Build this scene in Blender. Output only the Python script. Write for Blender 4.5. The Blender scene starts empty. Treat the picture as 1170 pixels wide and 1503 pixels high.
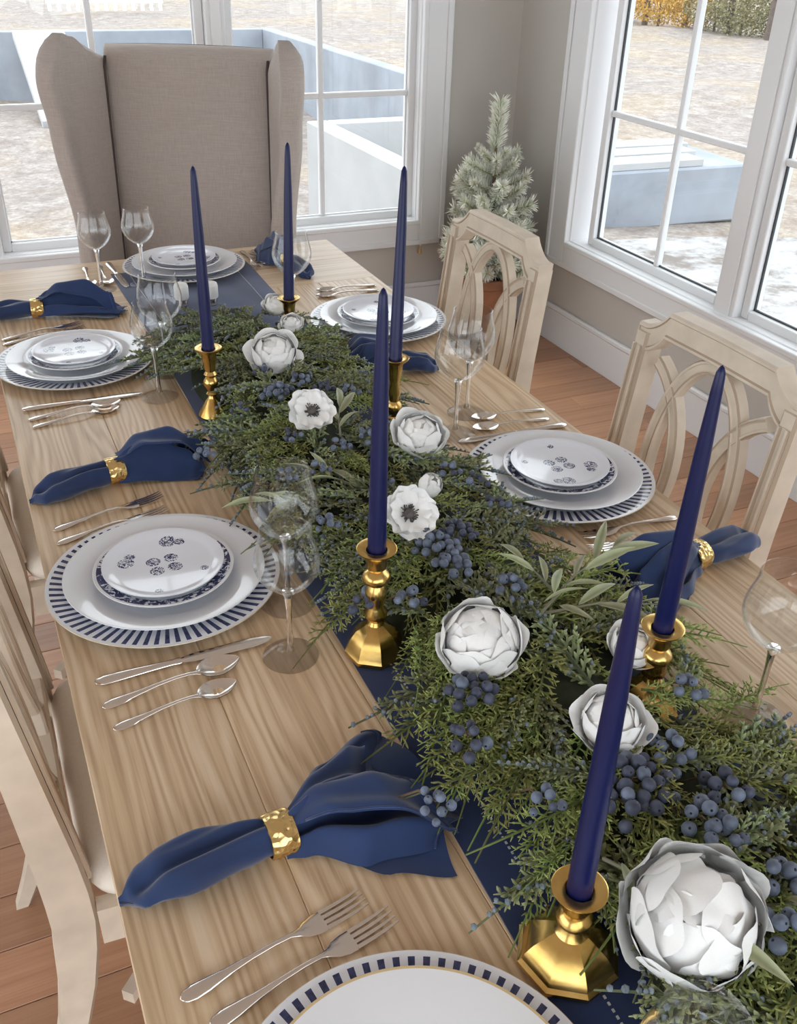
import bpy, math, random
from mathutils import Vector, Matrix
PI = math.pi
S = bpy.context.scene
COL = S.collection

# ------------------------------------------------------------------ camera
T = 0.76                                   # table top height
FPX, YAW, PITCH, ROLL = 1387.5, 0.43821, 0.55269, -0.02978
def make_camera():
    cy, sy, cp, sp, cr, sr = math.cos(YAW), math.sin(YAW), math.cos(PITCH), math.sin(PITCH), math.cos(ROLL), math.sin(ROLL)
    fwd = Vector((sy*cp, cy*cp, -sp)); right = Vector((cy, -sy, 0)); down = fwd.cross(right)
    r2 = cr*right + sr*down; d2 = -sr*right + cr*down
    cam = bpy.data.cameras.new('camera'); o = bpy.data.objects.new('camera', cam); COL.objects.link(o)
    cam.sensor_fit = 'VERTICAL'; cam.sensor_height = 24; cam.lens = FPX/1503*24; cam.clip_end = 300; cam.clip_start = .02
    m = Matrix((r2, -d2, -fwd)).transposed().to_4x4(); m.translation = (0, 0, 1.58)
    o.matrix_world = m; S.camera = o
    return r2, d2, fwd
CR, CD, CF = make_camera()
CP = Vector((0, 0, 1.58))
def at(px, py, z):                          # pixel -> point on the horizontal plane z
    d = CR*((px-585)/FPX) + CD*((py-751.5)/FPX) + CF
    return CP + d*((z-CP.z)/d.z)

# ------------------------------------------------------------------ light
w = bpy.data.worlds.new('world'); S.world = w; w.use_nodes = True
nt = w.node_tree; bg = nt.nodes['Background']
bg.inputs[0].default_value = (0.90, 0.95, 1.0, 1); bg.inputs[1].default_value = 2.05
sun = bpy.data.lights.new('sun', 'SUN'); sun.energy = 0.5; sun.angle = math.radians(12); sun.color = (1, .93, .82)
so = bpy.data.objects.new('sun', sun); COL.objects.link(so); so.rotation_euler = (math.radians(38), 0, math.radians(200))
S.view_settings.view_transform = 'Standard'; S.view_settings.look = 'None'
S.view_settings.gamma = 1; S.view_settings.use_curve_mapping = False
S.view_settings.exposure = 0.60

# ------------------------------------------------------------------ materials
class N:
    def __init__(s, name):
        s.m = bpy.data.materials.new(name); s.m.use_nodes = True; s.t = s.m.node_tree
        s.b = s.t.nodes['Principled BSDF']; s.out = s.t.nodes['Material Output']
    def n(s, typ, **kw):
        o = s.t.nodes.new(typ)
        for k, v in kw.items():
            if k.startswith('i_'):
                k = k[2:]; k = int(k) if k.isdigit() else k.replace('_', ' ')
                inp = o.inputs[k]
                if isinstance(v, bpy.types.NodeSocket): s.t.links.new(v, inp)
                else: inp.default_value = v
            else: setattr(o, k, v)
        return o
    def l(s, a, b): s.t.links.new(a, b)
    def math(s, op, a, b=None, clamp=False):
        o = s.n('ShaderNodeMath', operation=op); o.use_clamp = clamp
        for i, v in enumerate((a, b)):
            if v is None: continue
            if isinstance(v, bpy.types.NodeSocket): s.l(v, o.inputs[i])
            else: o.inputs[i].default_value = v
        return o.outputs[0]
    def mix(s, fac, a, b, blend='MIX'):
        o = s.n('ShaderNodeMix', data_type='RGBA', blend_type=blend)
        for i, v in ((0, fac), (6, a), (7, b)):
            if isinstance(v, bpy.types.NodeSocket): s.l(v, o.inputs[i])
            else: o.inputs[i].default_value = v if i == 0 else (*v[:3], 1)
        return o.outputs[2]
    def ramp(s, fac, stops):
        o = s.n('ShaderNodeValToRGB'); s.l(fac, o.inputs[0]); e = o.color_ramp.elements
        while len(e) < len(stops): e.new(.5)
        for i, (p, c) in enumerate(stops): e[i].position = p; e[i].color = (*c[:3], 1)
        return o.outputs[0]
    def coord(s, scale=(1, 1, 1), rnd=0.0):
        tc = s.n('ShaderNodeTexCoord'); v = tc.outputs['Object']
        if rnd:
            oi = s.n('ShaderNodeObjectInfo'); r = s.math('MULTIPLY', oi.outputs['Random'], rnd)
            c = s.n('ShaderNodeCombineXYZ'); [s.l(r, c.inputs[i]) for i in range(3)]
            va = s.n('ShaderNodeVectorMath', operation='ADD'); s.l(v, va.inputs[0]); s.l(c.outputs[0], va.inputs[1]); v = va.outputs[0]
        mp = s.n('ShaderNodeMapping'); s.l(v, mp.inputs[0]); mp.inputs['Scale'].default_value = scale
        return mp.outputs[0]
    def noise(s, v, scale=5, detail=3, rough=.5, dist=0):
        o = s.n('ShaderNodeTexNoise'); s.l(v, o.inputs['Vector']); o.inputs['Scale'].default_value = scale
        o.inputs['Detail'].default_value = detail; o.inputs['Roughness'].default_value = rough; o.inputs['Distortion'].default_value = dist
        return o.outputs[0]
    def bump(s, h, strength=.3, dist=.002):
        o = s.n('ShaderNodeBump'); s.l(h, o.inputs['Height']); o.inputs['Strength'].default_value = strength; o.inputs['Distance'].default_value = dist
        s.l(o.outputs[0], s.b.inputs['Normal'])
    def set(s, col=None, rough=None, metal=None, **kw):
        for k, v in (('Base Color', col), ('Roughness', rough), ('Metallic', metal), *[(a.replace('_', ' '), b) for a, b in kw.items()]):
            if v is None: continue
            if isinstance(v, bpy.types.NodeSocket): s.l(v, s.b.inputs[k])
            else: s.b.inputs[k].default_value = (*v[:3], 1) if isinstance(v, tuple) and s.b.inputs[k].type == 'RGBA' else v
        return s.m

MAT = {}
def simple(name, col, rough=.5, metal=0, var=0.0, scale=30, bump=0, **kw):
    k = N(name); c = col
    if var:
        v = k.coord(); f = k.noise(v, scale, 4)
        c = k.ramp(f, [(.3, tuple(x*(1-var) for x in col)), (.7, tuple(min(1, x*(1+var)) for x in col))])
        if bump: k.bump(f, bump, .002)
    MAT[name] = k.set(c, rough, metal, **kw); return MAT[name]

def wood(name, along, light, mid, dark, rough=.5, lines=70.0, rnd=40.0, tint=.15, wob=.045, con=1.0):
    k = N(name); v = k.coord((1, 1, 1), rnd)
    sc = [7.0]*3; sc[along] = .75
    low = k.noise(k.coord(tuple(sc), rnd), 1.0, 3, .55)
    sx = k.n('ShaderNodeSeparateXYZ'); k.l(v, sx.inputs[0]); across = sx.outputs[1 if along == 0 else 0]
    ph = k.math('ADD', across, k.math('MULTIPLY', low, wob*4))
    wave = k.math('SINE', k.math('MULTIPLY', ph, lines*2*PI))
    s1 = [34.0]*3; s1[along] = 1.2; s2 = [260.0]*3; s2[along] = 5.0
    f1 = k.noise(k.coord(tuple(s1), rnd), 1.0, 5, .6, .3); f2 = k.noise(k.coord(tuple(s2), rnd), 1.0, 3, .6)
    f3 = k.noise(k.coord((2.0, 2.0, 2.0), rnd), 1.4, 2)
    wv = k.math('MULTIPLY', wave, k.math('MULTIPLY', k.math('SUBTRACT', f1, .25), .30*con))
    a = k.math('ADD', wv, k.math('ADD', k.math('MULTIPLY', f1, .55), k.math('MULTIPLY', f2, .45)))
    c = k.ramp(a, [(.30, dark), (.50, mid), (.72, light)])
    c = k.mix(k.math('MULTIPLY', f3, .5), c, mid)
    oi = k.n('ShaderNodeObjectInfo')
    br = k.math('ADD', k.math('MULTIPLY', oi.outputs['Random'], tint*2), 1-tint)
    hs = k.n('ShaderNodeHueSaturation'); k.l(c, hs.inputs['Color']); k.l(br, hs.inputs['Value'])
    k.bump(a, .18, .0012)
    MAT[name] = k.set(hs.outputs[0], rough); return MAT[name]

wood('table_oak', 1, (.79, .635, .455), (.655, .475, .295), (.40, .25, .14), .36, 75, 40, .06, .045, 1.5)
wood('table_oak_cross', 0, (.79, .645, .475), (.655, .485, .315), (.43, .29, .18), .36, 60, 40, .06)
wood('floor_wood', 0, (.50, .285, .17), (.42, .22, .125), (.28, .135, .072), .34, 40, 60, .2, .03, .5)
simple('floor_gap', (.10, .05, .03), .8)
simple('wall_paint', (.53, .505, .465), .7, var=.02, scale=3)
simple('ceiling_paint', (.82, .81, .79), .8)
simple('trim_white', (.76, .77, .78), .38)
simple('gasket', (.04, .045, .05), .5)
simple('cream_wood', (.66, .57, .46), .48, var=.10, scale=18, bump=.08)
simple('cream_glaze', (.43, .335, .245), .55)
simple('seat_cream', (.84, .78, .68), .8, var=.03, scale=200)
simple('napkin', (.010, .030, .105), .85, var=.25, scale=9, bump=.1, Sheen_Weight=.35, Sheen_Roughness=.5)
simple('runner', (.009, .026, .10), .88, var=.22, scale=14, Sheen_Weight=.3)
simple('stitch', (.50, .53, .55), .8)
simple('candle', (.0025, .006, .062), .34, Specular_IOR_Level=.4)
simple('wick', (.02, .02, .03), .9)
simple('steel', (.80, .74, .68), .17, 1)
simple('berry', (.135, .165, .230), .62, var=.5, scale=60)
simple('berry_dark', (.060, .070, .110), .6, var=.5, scale=60)
simple('berry_eye', (.012, .014, .025), .8)
simple('petal', (.92, .92, .905), .65, var=.02, scale=40, Subsurface_Weight=.12, Subsurface_Radius=(.01, .01, .008))
simple('stamen', (.10, .09, .085), .8, var=.5, scale=200)
simple('twig', (.13, .085, .05), .85, var=.3, scale=60)
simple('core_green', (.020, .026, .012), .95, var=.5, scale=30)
simple('terracotta', (.28, .12, .06), .6, var=.25, scale=10)
simple('soil', (.04, .028, .02), .95, var=.4)
simple('porcelain', (.80, .82, .86), .12, Coat_Weight=.5)
simple('shaker_white', (.82, .82, .80), .35)
simple('cord_white', (.80, .79, .76), .7)
simple('cord_gold', (.48, .33, .12), .5)
simple('leg_dark', (.06, .04, .03), .5)
simple('concrete', (.30, .325, .37), .9, var=.16, scale=1.6)
simple('concrete_white', (.44, .44, .445), .9, var=.08, scale=2)
simple('fence_white', (.85, .85, .86), .6)
simple('bark', (.13, .10, .085), .95, var=.3, scale=12)
simple('leaf_gold', (.58, .36, .08), .8, var=.3, scale=4)
simple('leaf_olive_far', (.26, .24, .12), .85, var=.3, scale=4)

def m_brass():
    k = N('brass'); f = k.noise(k.coord(), 90, 3); k.bump(f, .12, .001)
    c = k.ramp(k.noise(k.coord(), 25, 4), [(.3, (.56, .34, .09)), (.7, (.80, .56, .21))])
    MAT['brass'] = k.set(c, .24, 1.0)
    k = N('hammered_gold'); v = k.n('ShaderNodeTexVoronoi', i_Scale=150.0, i_Vector=k.coord()); k.bump(v.outputs[0], .55, .004)
    MAT['hammered_gold'] = k.set((.80, .58, .25), .26, 1.0)
m_brass()

def m_linen():
    k = N('linen'); v = k.coord()
    a = k.noise(k.coord((1, 1, .05)), 420, 2); b = k.noise(k.coord((.05, .05, 1)), 420, 2)
    f = k.math('MULTIPLY', k.math('ADD', a, b), .5)
    c = k.ramp(f, [(.35, (.37, .315, .28)), (.65, (.44, .385, .35))]); k.bump(f, .12, .0008)
    MAT['linen'] = k.set(c, .9, Sheen_Weight=.2)
    simple('linen_seam', (.07, .05, .045), .9)
m_linen()

def m_glass(name, base, edge, rough=0.0, tint=(.97, .985, .99)):
    k = N(name); lw = k.n('ShaderNodeLayerWeight', i_Blend=.5)
    f = k.math('ADD', k.math('MULTIPLY', k.math('POWER', lw.outputs['Facing'], 4.0), edge), base, True)
    tr = k.n('ShaderNodeBsdfTransparent'); tr.inputs[0].default_value = (*tint, 1)
    gl = k.n('ShaderNodeBsdfGlossy'); gl.inputs[0].default_value = (1, 1, 1, 1); gl.inputs['Roughness'].default_value = rough
    mx = k.n('ShaderNodeMixShader'); k.l(f, mx.inputs[0]); k.l(tr.outputs[0], mx.inputs[1]); k.l(gl.outputs[0], mx.inputs[2])
    k.l(mx.outputs[0], k.out.inputs[0]); MAT[name] = k.m
m_glass('glass', .035, .85, .02, (.985, .99, .99))
m_glass('foot_glass', .03, .20, .02, (1, 1, 1))
m_glass('pane_glass', .02, .25, 0, (.97, .985, .985))
k = N('solid_glass'); MAT['solid_glass'] = k.set((1, 1, 1), .02, 0, Transmission_Weight=1.0, IOR=1.45)

def polar(k):
    tc = k.n('ShaderNodeTexCoord'); sx = k.n('ShaderNodeSeparateXYZ'); k.l(tc.outputs['Object'], sx.inputs[0])
    ang = k.math('ARCTAN2', sx.outputs[1], sx.outputs[0])
    r = k.math('SQRT', k.math('ADD', k.math('MULTIPLY', sx.outputs[0], sx.outputs[0]), k.math('MULTIPLY', sx.outputs[1], sx.outputs[1])))
    return tc.outputs['Object'], sx, ang, r
def band(k, r, a, b): return k.math('MULTIPLY', k.math('GREATER_THAN', r, a), k.math('LESS_THAN', r, b))
def m_plates():
    W_ = (.80, .82, .87)
    k = N('charger_print'); v, sx, ang, r = polar(k)
    fr = k.math('FRACT', k.math('ADD', k.math('MULTIPLY', ang, 70/(2*PI)), 100.0))
    st = k.math('MULTIPLY', k.math('LESS_THAN', fr, .46), band(k, r, .116, .1595))
    nz = k.noise(v, 160, 2); blue = k.ramp(nz, [(.3, (.012, .018, .075)), (.75, (.045, .06, .17))])
    c = k.mix(st, W_, blue); c = k.mix(band(k, r, .1648, .168), c, (.66, .56, .40))
    MAT['charger_print'] = k.set(c, .14, Coat_Weight=.4)
    k = N('dinner_gold_print'); v, sx, ang, r = polar(k)
    c = k.mix(band(k, r, .1395, .15), (.80, .81, .83), (.62, .47, .25)); MAT['dinner_gold_print'] = k.set(c, .14, Coat_Weight=.4)
    k = N('salad_print'); v, sx, ang, r = polar(k)
    vo = k.n('ShaderNodeTexVoronoi', i_Scale=95.0, i_Vector=v); n1 = k.noise(v, 120, 3, .6, 1.2)
    m = k.math('MULTIPLY', k.math('GREATER_THAN', k.math('ADD', n1, k.math('MULTIPLY', vo.outputs[0], .25)), .58), band(k, r, .076, .0945))
    c = k.mix(m, W_, (.028, .036, .12)); c = k.mix(band(k, r, .097, .2), c, (.82, .83, .85))
    MAT['salad_print'] = k.set(c, .14, Coat_Weight=.4)
    # small plate: four sprig motifs in the middle, flower groups towards the rim
    k = N('dessert_print'); v, sx, ang, r = polar(k)
    n1 = k.noise(v, 230, 2, .5, 2.2); n2 = k.noise(v, 420, 2, .5, .5)
    ink = k.math('GREATER_THAN', n1, .485)
    def spot(x, y, rad, asp=1.0):
        dx = k.math('SUBTRACT', sx.outputs[0], x); dy = k.math('MULTIPLY', k.math('SUBTRACT', sx.outputs[1], y), asp)
        return k.math('LESS_THAN', k.math('SQRT', k.math('ADD', k.math('MULTIPLY', dx, dx), k.math('MULTIPLY', dy, dy))), rad)
    acc = None
    for x, y, rr in ((-.013, .011, .0105), (.013, .013, .0105), (-.012, -.013, .0105), (.014, -.011, .0105), (-.050, .022, .012), (-.042, .036, .008),
                     (.018, .056, .013), (.034, .050, .008), (.052, -.030, .006), (-.02, -.062, .006)):
        q = spot(x, y, rr); acc = q if acc is None else k.math('MAXIMUM', acc, q)
    m = k.math('MULTIPLY', ink, acc); c = k.mix(m, (.80, .83, .90), (.018, .026, .11))
    MAT['dessert_print'] = k.set(c, .14, Coat_Weight=.4)
m_plates()

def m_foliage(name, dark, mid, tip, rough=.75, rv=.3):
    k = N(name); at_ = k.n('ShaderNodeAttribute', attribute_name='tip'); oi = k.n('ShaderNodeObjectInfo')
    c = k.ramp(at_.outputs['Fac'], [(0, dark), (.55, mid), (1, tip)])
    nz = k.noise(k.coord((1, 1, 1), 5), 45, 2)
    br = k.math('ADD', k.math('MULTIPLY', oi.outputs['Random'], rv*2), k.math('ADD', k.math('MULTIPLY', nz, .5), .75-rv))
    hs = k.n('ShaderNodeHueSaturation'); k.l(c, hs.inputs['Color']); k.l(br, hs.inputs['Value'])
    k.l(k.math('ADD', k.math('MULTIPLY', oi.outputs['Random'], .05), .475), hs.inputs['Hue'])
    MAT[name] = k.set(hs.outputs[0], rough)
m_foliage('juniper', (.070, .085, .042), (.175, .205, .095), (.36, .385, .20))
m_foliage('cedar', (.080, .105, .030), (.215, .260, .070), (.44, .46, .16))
m_foliage('flocked', (.28, .30, .13), (.64, .66, .50), (.92, .92, .86), .9, .10)
m_foliage('olive_leaf', (.22, .25, .13), (.33, .36, .21), (.44, .46, .30), .5, .25)
m_foliage('petal_core', (.85, .82, .72), (.90, .89, .85), (.92, .92, .90), .65, .03)

def m_ground():
    k = N('winter_ground'); v = k.coord()
    a = k.noise(v, .35, 4, .6); b = k.noise(v, 3.2, 6, .75, .4); c_ = k.noise(v, 16, 4, .7)
    f = k.math('ADD', k.math('MULTIPLY', b, .6), k.math('MULTIPLY', c_, .4))
    g = k.ramp(f, [(.40, (.15, .115, .10)), (.50, (.26, .22, .20)), (.60, (.42, .385, .36))])
    yel = k.ramp(a, [(.45, (.31, .275, .25)), (.65, (.46, .35, .20))])
    c = k.mix(.35, g, yel); k.bump(f, .6, .1)
    MAT['winter_ground'] = k.set(c, .95)
    k = N('pale_gravel'); v = k.coord(); f = k.noise(v, 2.2, 6, .7)
    MAT['pale_gravel'] = k.set(k.ramp(f, [(.40, (.17, .145, .13)), (.50, (.33, .32, .315)), (.62, (.43, .43, .44))]), .95)
    k = N('blue_pavers'); v = k.coord((1, 1, 1)); f = k.noise(v, 2.5, 5, .7)
    MAT['blue_pavers'] = k.set(k.ramp(f, [(.35, (.22, .25, .31)), (.6, (.36, .39, .44))]), .8)
m_ground()

# ------------------------------------------------------------------ mesh tools
class B:
    def __init__(s): s.V = []; s.F = []; s.M = []; s.A = []; s.mi = 0; s.tip = 0.0
    def v(s, p): s.V.append(tuple(p)); s.A.append(s.tip); return len(s.V)-1
    def f(s, *ids): s.F.append(tuple(ids)); s.M.append(s.mi)
    def box(s, lo, hi, ch=0.0, mat=None):
        x0, y0, z0 = lo; x1, y1, z1 = hi
        if ch <= 0:
            P = [(x, y, z) for z in (z0, z1) for y in (y0, y1) for x in (x0, x1)]
            ids = [s.v(mat @ Vector(p) if mat else p) for p in P]
            for q in ((0, 2, 3, 1), (4, 5, 7, 6), (0, 1, 5, 4), (2, 6, 7, 3), (0, 4, 6, 2), (1, 3, 7, 5)): s.f(*[ids[i] for i in q])
            return
        c = min(ch, (x1-x0)*.45, (y1-y0)*.45, (z1-z0)*.45)
        I = {}
        for i, X in enumerate((x0, x1)):
            for j, Y in enumerate((y0, y1)):
                for k_, Z in enumerate((z0, z1)):
                    sx, sy, sz = (c if i == 0 else -c), (c if j == 0 else -c), (c if k_ == 0 else -c)
                    for ax, p in (('x', (X, Y+sy, Z+sz)), ('y', (X+sx, Y, Z+sz)), ('z', (X+sx, Y+sy, Z))):
                        I[i, j, k_, ax] = s.v(mat @ Vector(p) if mat else p)
        for i in (0, 1): s.f(*[I[i, j, k_, 'x'] for j, k_ in ((0, 0), (0, 1), (1, 1), (1, 0))][::1 if i == 0 else -1])
        for j in (0, 1): s.f(*[I[i, j, k_, 'y'] for i, k_ in ((0, 0), (1, 0), (1, 1), (0, 1))][::1 if j == 0 else -1])
        for k_ in (0, 1): s.f(*[I[i, j, k_, 'z'] for i, j in ((0, 0), (0, 1), (1, 1), (1, 0))][::1 if k_ == 0 else -1])
        for i in (0, 1):
            for j in (0, 1): s.f(I[i, j, 0, 'x'], I[i, j, 1, 'x'], I[i, j, 1, 'y'], I[i, j, 0, 'y'])
            for k_ in (0, 1): s.f(I[i, 0, k_, 'x'], I[i, 1, k_, 'x'], I[i, 1, k_, 'z'], I[i, 0, k_, 'z'])
        for j in (0, 1):
            for k_ in (0, 1): s.f(I[0, j, k_, 'y'], I[1, j, k_, 'y'], I[1, j, k_, 'z'], I[0, j, k_, 'z'])
        for i in (0, 1):
            for j in (0, 1):
                for k_ in (0, 1): s.f(I[i, j, k_, 'x'], I[i, j, k_, 'y'], I[i, j, k_, 'z'])
    def lathe(s, prof, n=32, c=(0, 0, 0), rot=0.0, close=False):
        rings = []
        for r, z in prof:
            if r < 1e-6: rings.append([s.v((c[0], c[1], c[2]+z))])
            else: rings.append([s.v((c[0]+r*math.cos(2*PI*i/n+rot), c[1]+r*math.sin(2*PI*i/n+rot), c[2]+z)) for i in range(n)])
        if close: rings.append(rings[0])
        for a, b in zip(rings, rings[1:]):
            for i in range(n):
                j = (i+1) % n
                if len(a) == 1 and len(b) == 1: break
                if len(a) == 1: s.f(a[0], b[j], b[i])
                elif len(b) == 1: s.f(a[i], a[j], b[0])
                else: s.f(a[i], a[j], b[j], b[i])
    def tube(s, path, radii, n=6, caps=True, tips=None):
        P = [Vector(p) for p in path]; m = len(P); up = None; rings = []
        if not hasattr(radii, '__len__'): radii = [radii]*m
        for i in range(m):
            t = (P[min(i+1, m-1)]-P[max(i-1, 0)]).normalized()
            if up is None:
                up = Vector((0, 0, 1)) if abs(t.z) < .9 else Vector((1, 0, 0))
            a = t.cross(up)
            if a.length < 1e-6: a = t.orthogonal()
            a.normalize(); b = a.cross(t); up = b
            if tips: s.tip = tips[i]
            if radii[i] < 1e-7: rings.append([s.v(P[i])])
            else: rings.append([s.v(P[i]+(a*math.cos(2*PI*j/n)+b*math.sin(2*PI*j/n))*radii[i]) for j in range(n)])
        for A_, B_ in zip(rings, rings[1:]):
            for j in range(n):
                k_ = (j+1) % n
                if len(A_) == 1: s.f(A_[0], B_[k_], B_[j])
                elif len(B_) == 1: s.f(A_[j], A_[k_], B_[0])
                else: s.f(A_[j], A_[k_], B_[k_], B_[j])
        if caps:
            if len(rings[0]) > 2: s.f(*rings[0][::-1])
            if len(rings[-1]) > 2: s.f(*rings[-1])
    def sweep(s, path, prof, side, closed=False, miter=False, seg=()):
        """sweep profile [(u,v)] along path; u goes along (tangent x side), v along side"""
        P = [Vector(p) for p in path]; m = len(P); rings = []; side = Vector(side)
        for i in range(m):
            if closed: t0 = (P[i]-P[i-1]).normalized(); t1 = (P[(i+1) % m]-P[i]).normalized()
            else:
                t0 = (P[i]-P[max(i-1, 0)]); t1 = (P[min(i+1, m-1)]-P[i])
                t0 = t0.normalized() if t0.length > 1e-9 else t1.normalized(); t1 = t1.normalized() if t1.length > 1e-9 else t0
            t = (t0+t1).normalized(); k_ = 1/max(.45, t.dot(t1)) if miter else 1
            sd = (side - t*side.dot(t)).normalized(); u = t.cross(sd)
            rings.append([s.v(P[i]+u*a*k_+sd*b) for a, b in prof])
        n = len(prof)
        pairs = list(zip(rings, rings[1:])) + ([(rings[-1], rings[0])] if closed else [])
        for A_, B_ in pairs:
            for j in range(n):
                k2 = (j+1) % n; s.mi = 1 if j in seg else 0; s.f(A_[j], A_[k2], B_[k2], B_[j]); s.mi = 0
        if not closed: s.f(*rings[0][::-1]); s.f(*rings[-1])
    def grid(s, fn, nu, nv, wrap_v=False, tipfn=None):
        ids = []
        for i in range(nu+1):
            row = []
            for j in range(nv if wrap_v else nv+1):
                if tipfn: s.tip = tipfn(i/nu, j/nv)
                row.append(s.v(fn(i/nu, j/nv)))
            ids.append(row)
        for i in range(nu):
            for j in range(nv):
                j2 = (j+1) % nv if wrap_v else j+1
                s.f(ids[i][j], ids[i][j2], ids[i+1][j2], ids[i+1][j])
        return ids
    def ball(s, c, r, n=8, m=5, sq=1.0):
        s.lathe([(r*math.sin(PI*i/m), -r*sq*math.cos(PI*i/m)) for i in range(m+1)], n, c)
    def mesh(s, name, mats, smooth=True, sharp=None):
        me = bpy.data.meshes.new(name); me.from_pydata(s.V, [], s.F)
        for m in (mats if isinstance(mats, (list, tuple)) else [mats]): me.materials.append(MAT[m])
        if any(s.M): me.polygons.foreach_set('material_index', s.M)
        if any(a > 0 for a in s.A):
            at_ = me.attributes.new('tip', 'FLOAT', 'POINT'); at_.data.foreach_set('value', s.A)
        me.polygons.foreach_set('use_smooth', [smooth]*len(me.polygons))
        if smooth and sharp: me.set_sharp_from_angle(angle=math.radians(sharp))
        me.update(); return me

def ob(name, me, parent=None, loc=(0, 0, 0), rot=(0, 0, 0), sc=(1, 1, 1)):
    o = bpy.data.objects.new(name, me); COL.objects.link(o)
    o.location = loc; o.rotation_euler = rot; o.scale = sc if hasattr(sc, '__len__') else (sc,)*3
    if parent: o.parent = parent
    return o
def part(name, b, mats, parent=None, smooth=True, sharp=35, **kw): return ob(name, b.mesh(name, mats, smooth, sharp), parent, **kw)
def tag(o, label, cat, group=None):
    o['label'] = label; o['category'] = cat
    if group: o['group'] = group
    return o
def thing(name, label, cat, loc=(0, 0, 0), rot=0, group=None):
    o = ob(name, None, None, loc, (0, 0, rot)); o.empty_display_size = .05
    return tag(o, label, cat, group)
def struct(o): o['kind'] = 'structure'; return o
def copytree(o, parent=None):
    c = o.copy(); COL.objects.link(c); c.parent = parent
    for ch in list(o.children): copytree(ch, c)
    return c
def boxes(name, lst, mat, parent=None, ch=0.0, **kw):
    b = B()
    for lo, hi in lst: b.box(lo, hi, ch)
    return part(name, b, mat, parent, smooth=False, **kw)
def lerp(a, b, t): return a+(b-a)*t
def prof_lin(t, pts):
    for (a, va), (b, vb) in zip(pts, pts[1:]):
        if t <= b: return va+(vb-va)*(t-a)/(b-a)
    return pts[-1][1]
def prof(t, pts):
    for (a, va), (b, vb) in zip(pts, pts[1:]):
        if t <= b:
            k_ = (t-a)/(b-a) if b > a else 0; k_ = k_*k_*(3-2*k_); return va+(vb-va)*k_
    return pts[-1][1]

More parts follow.
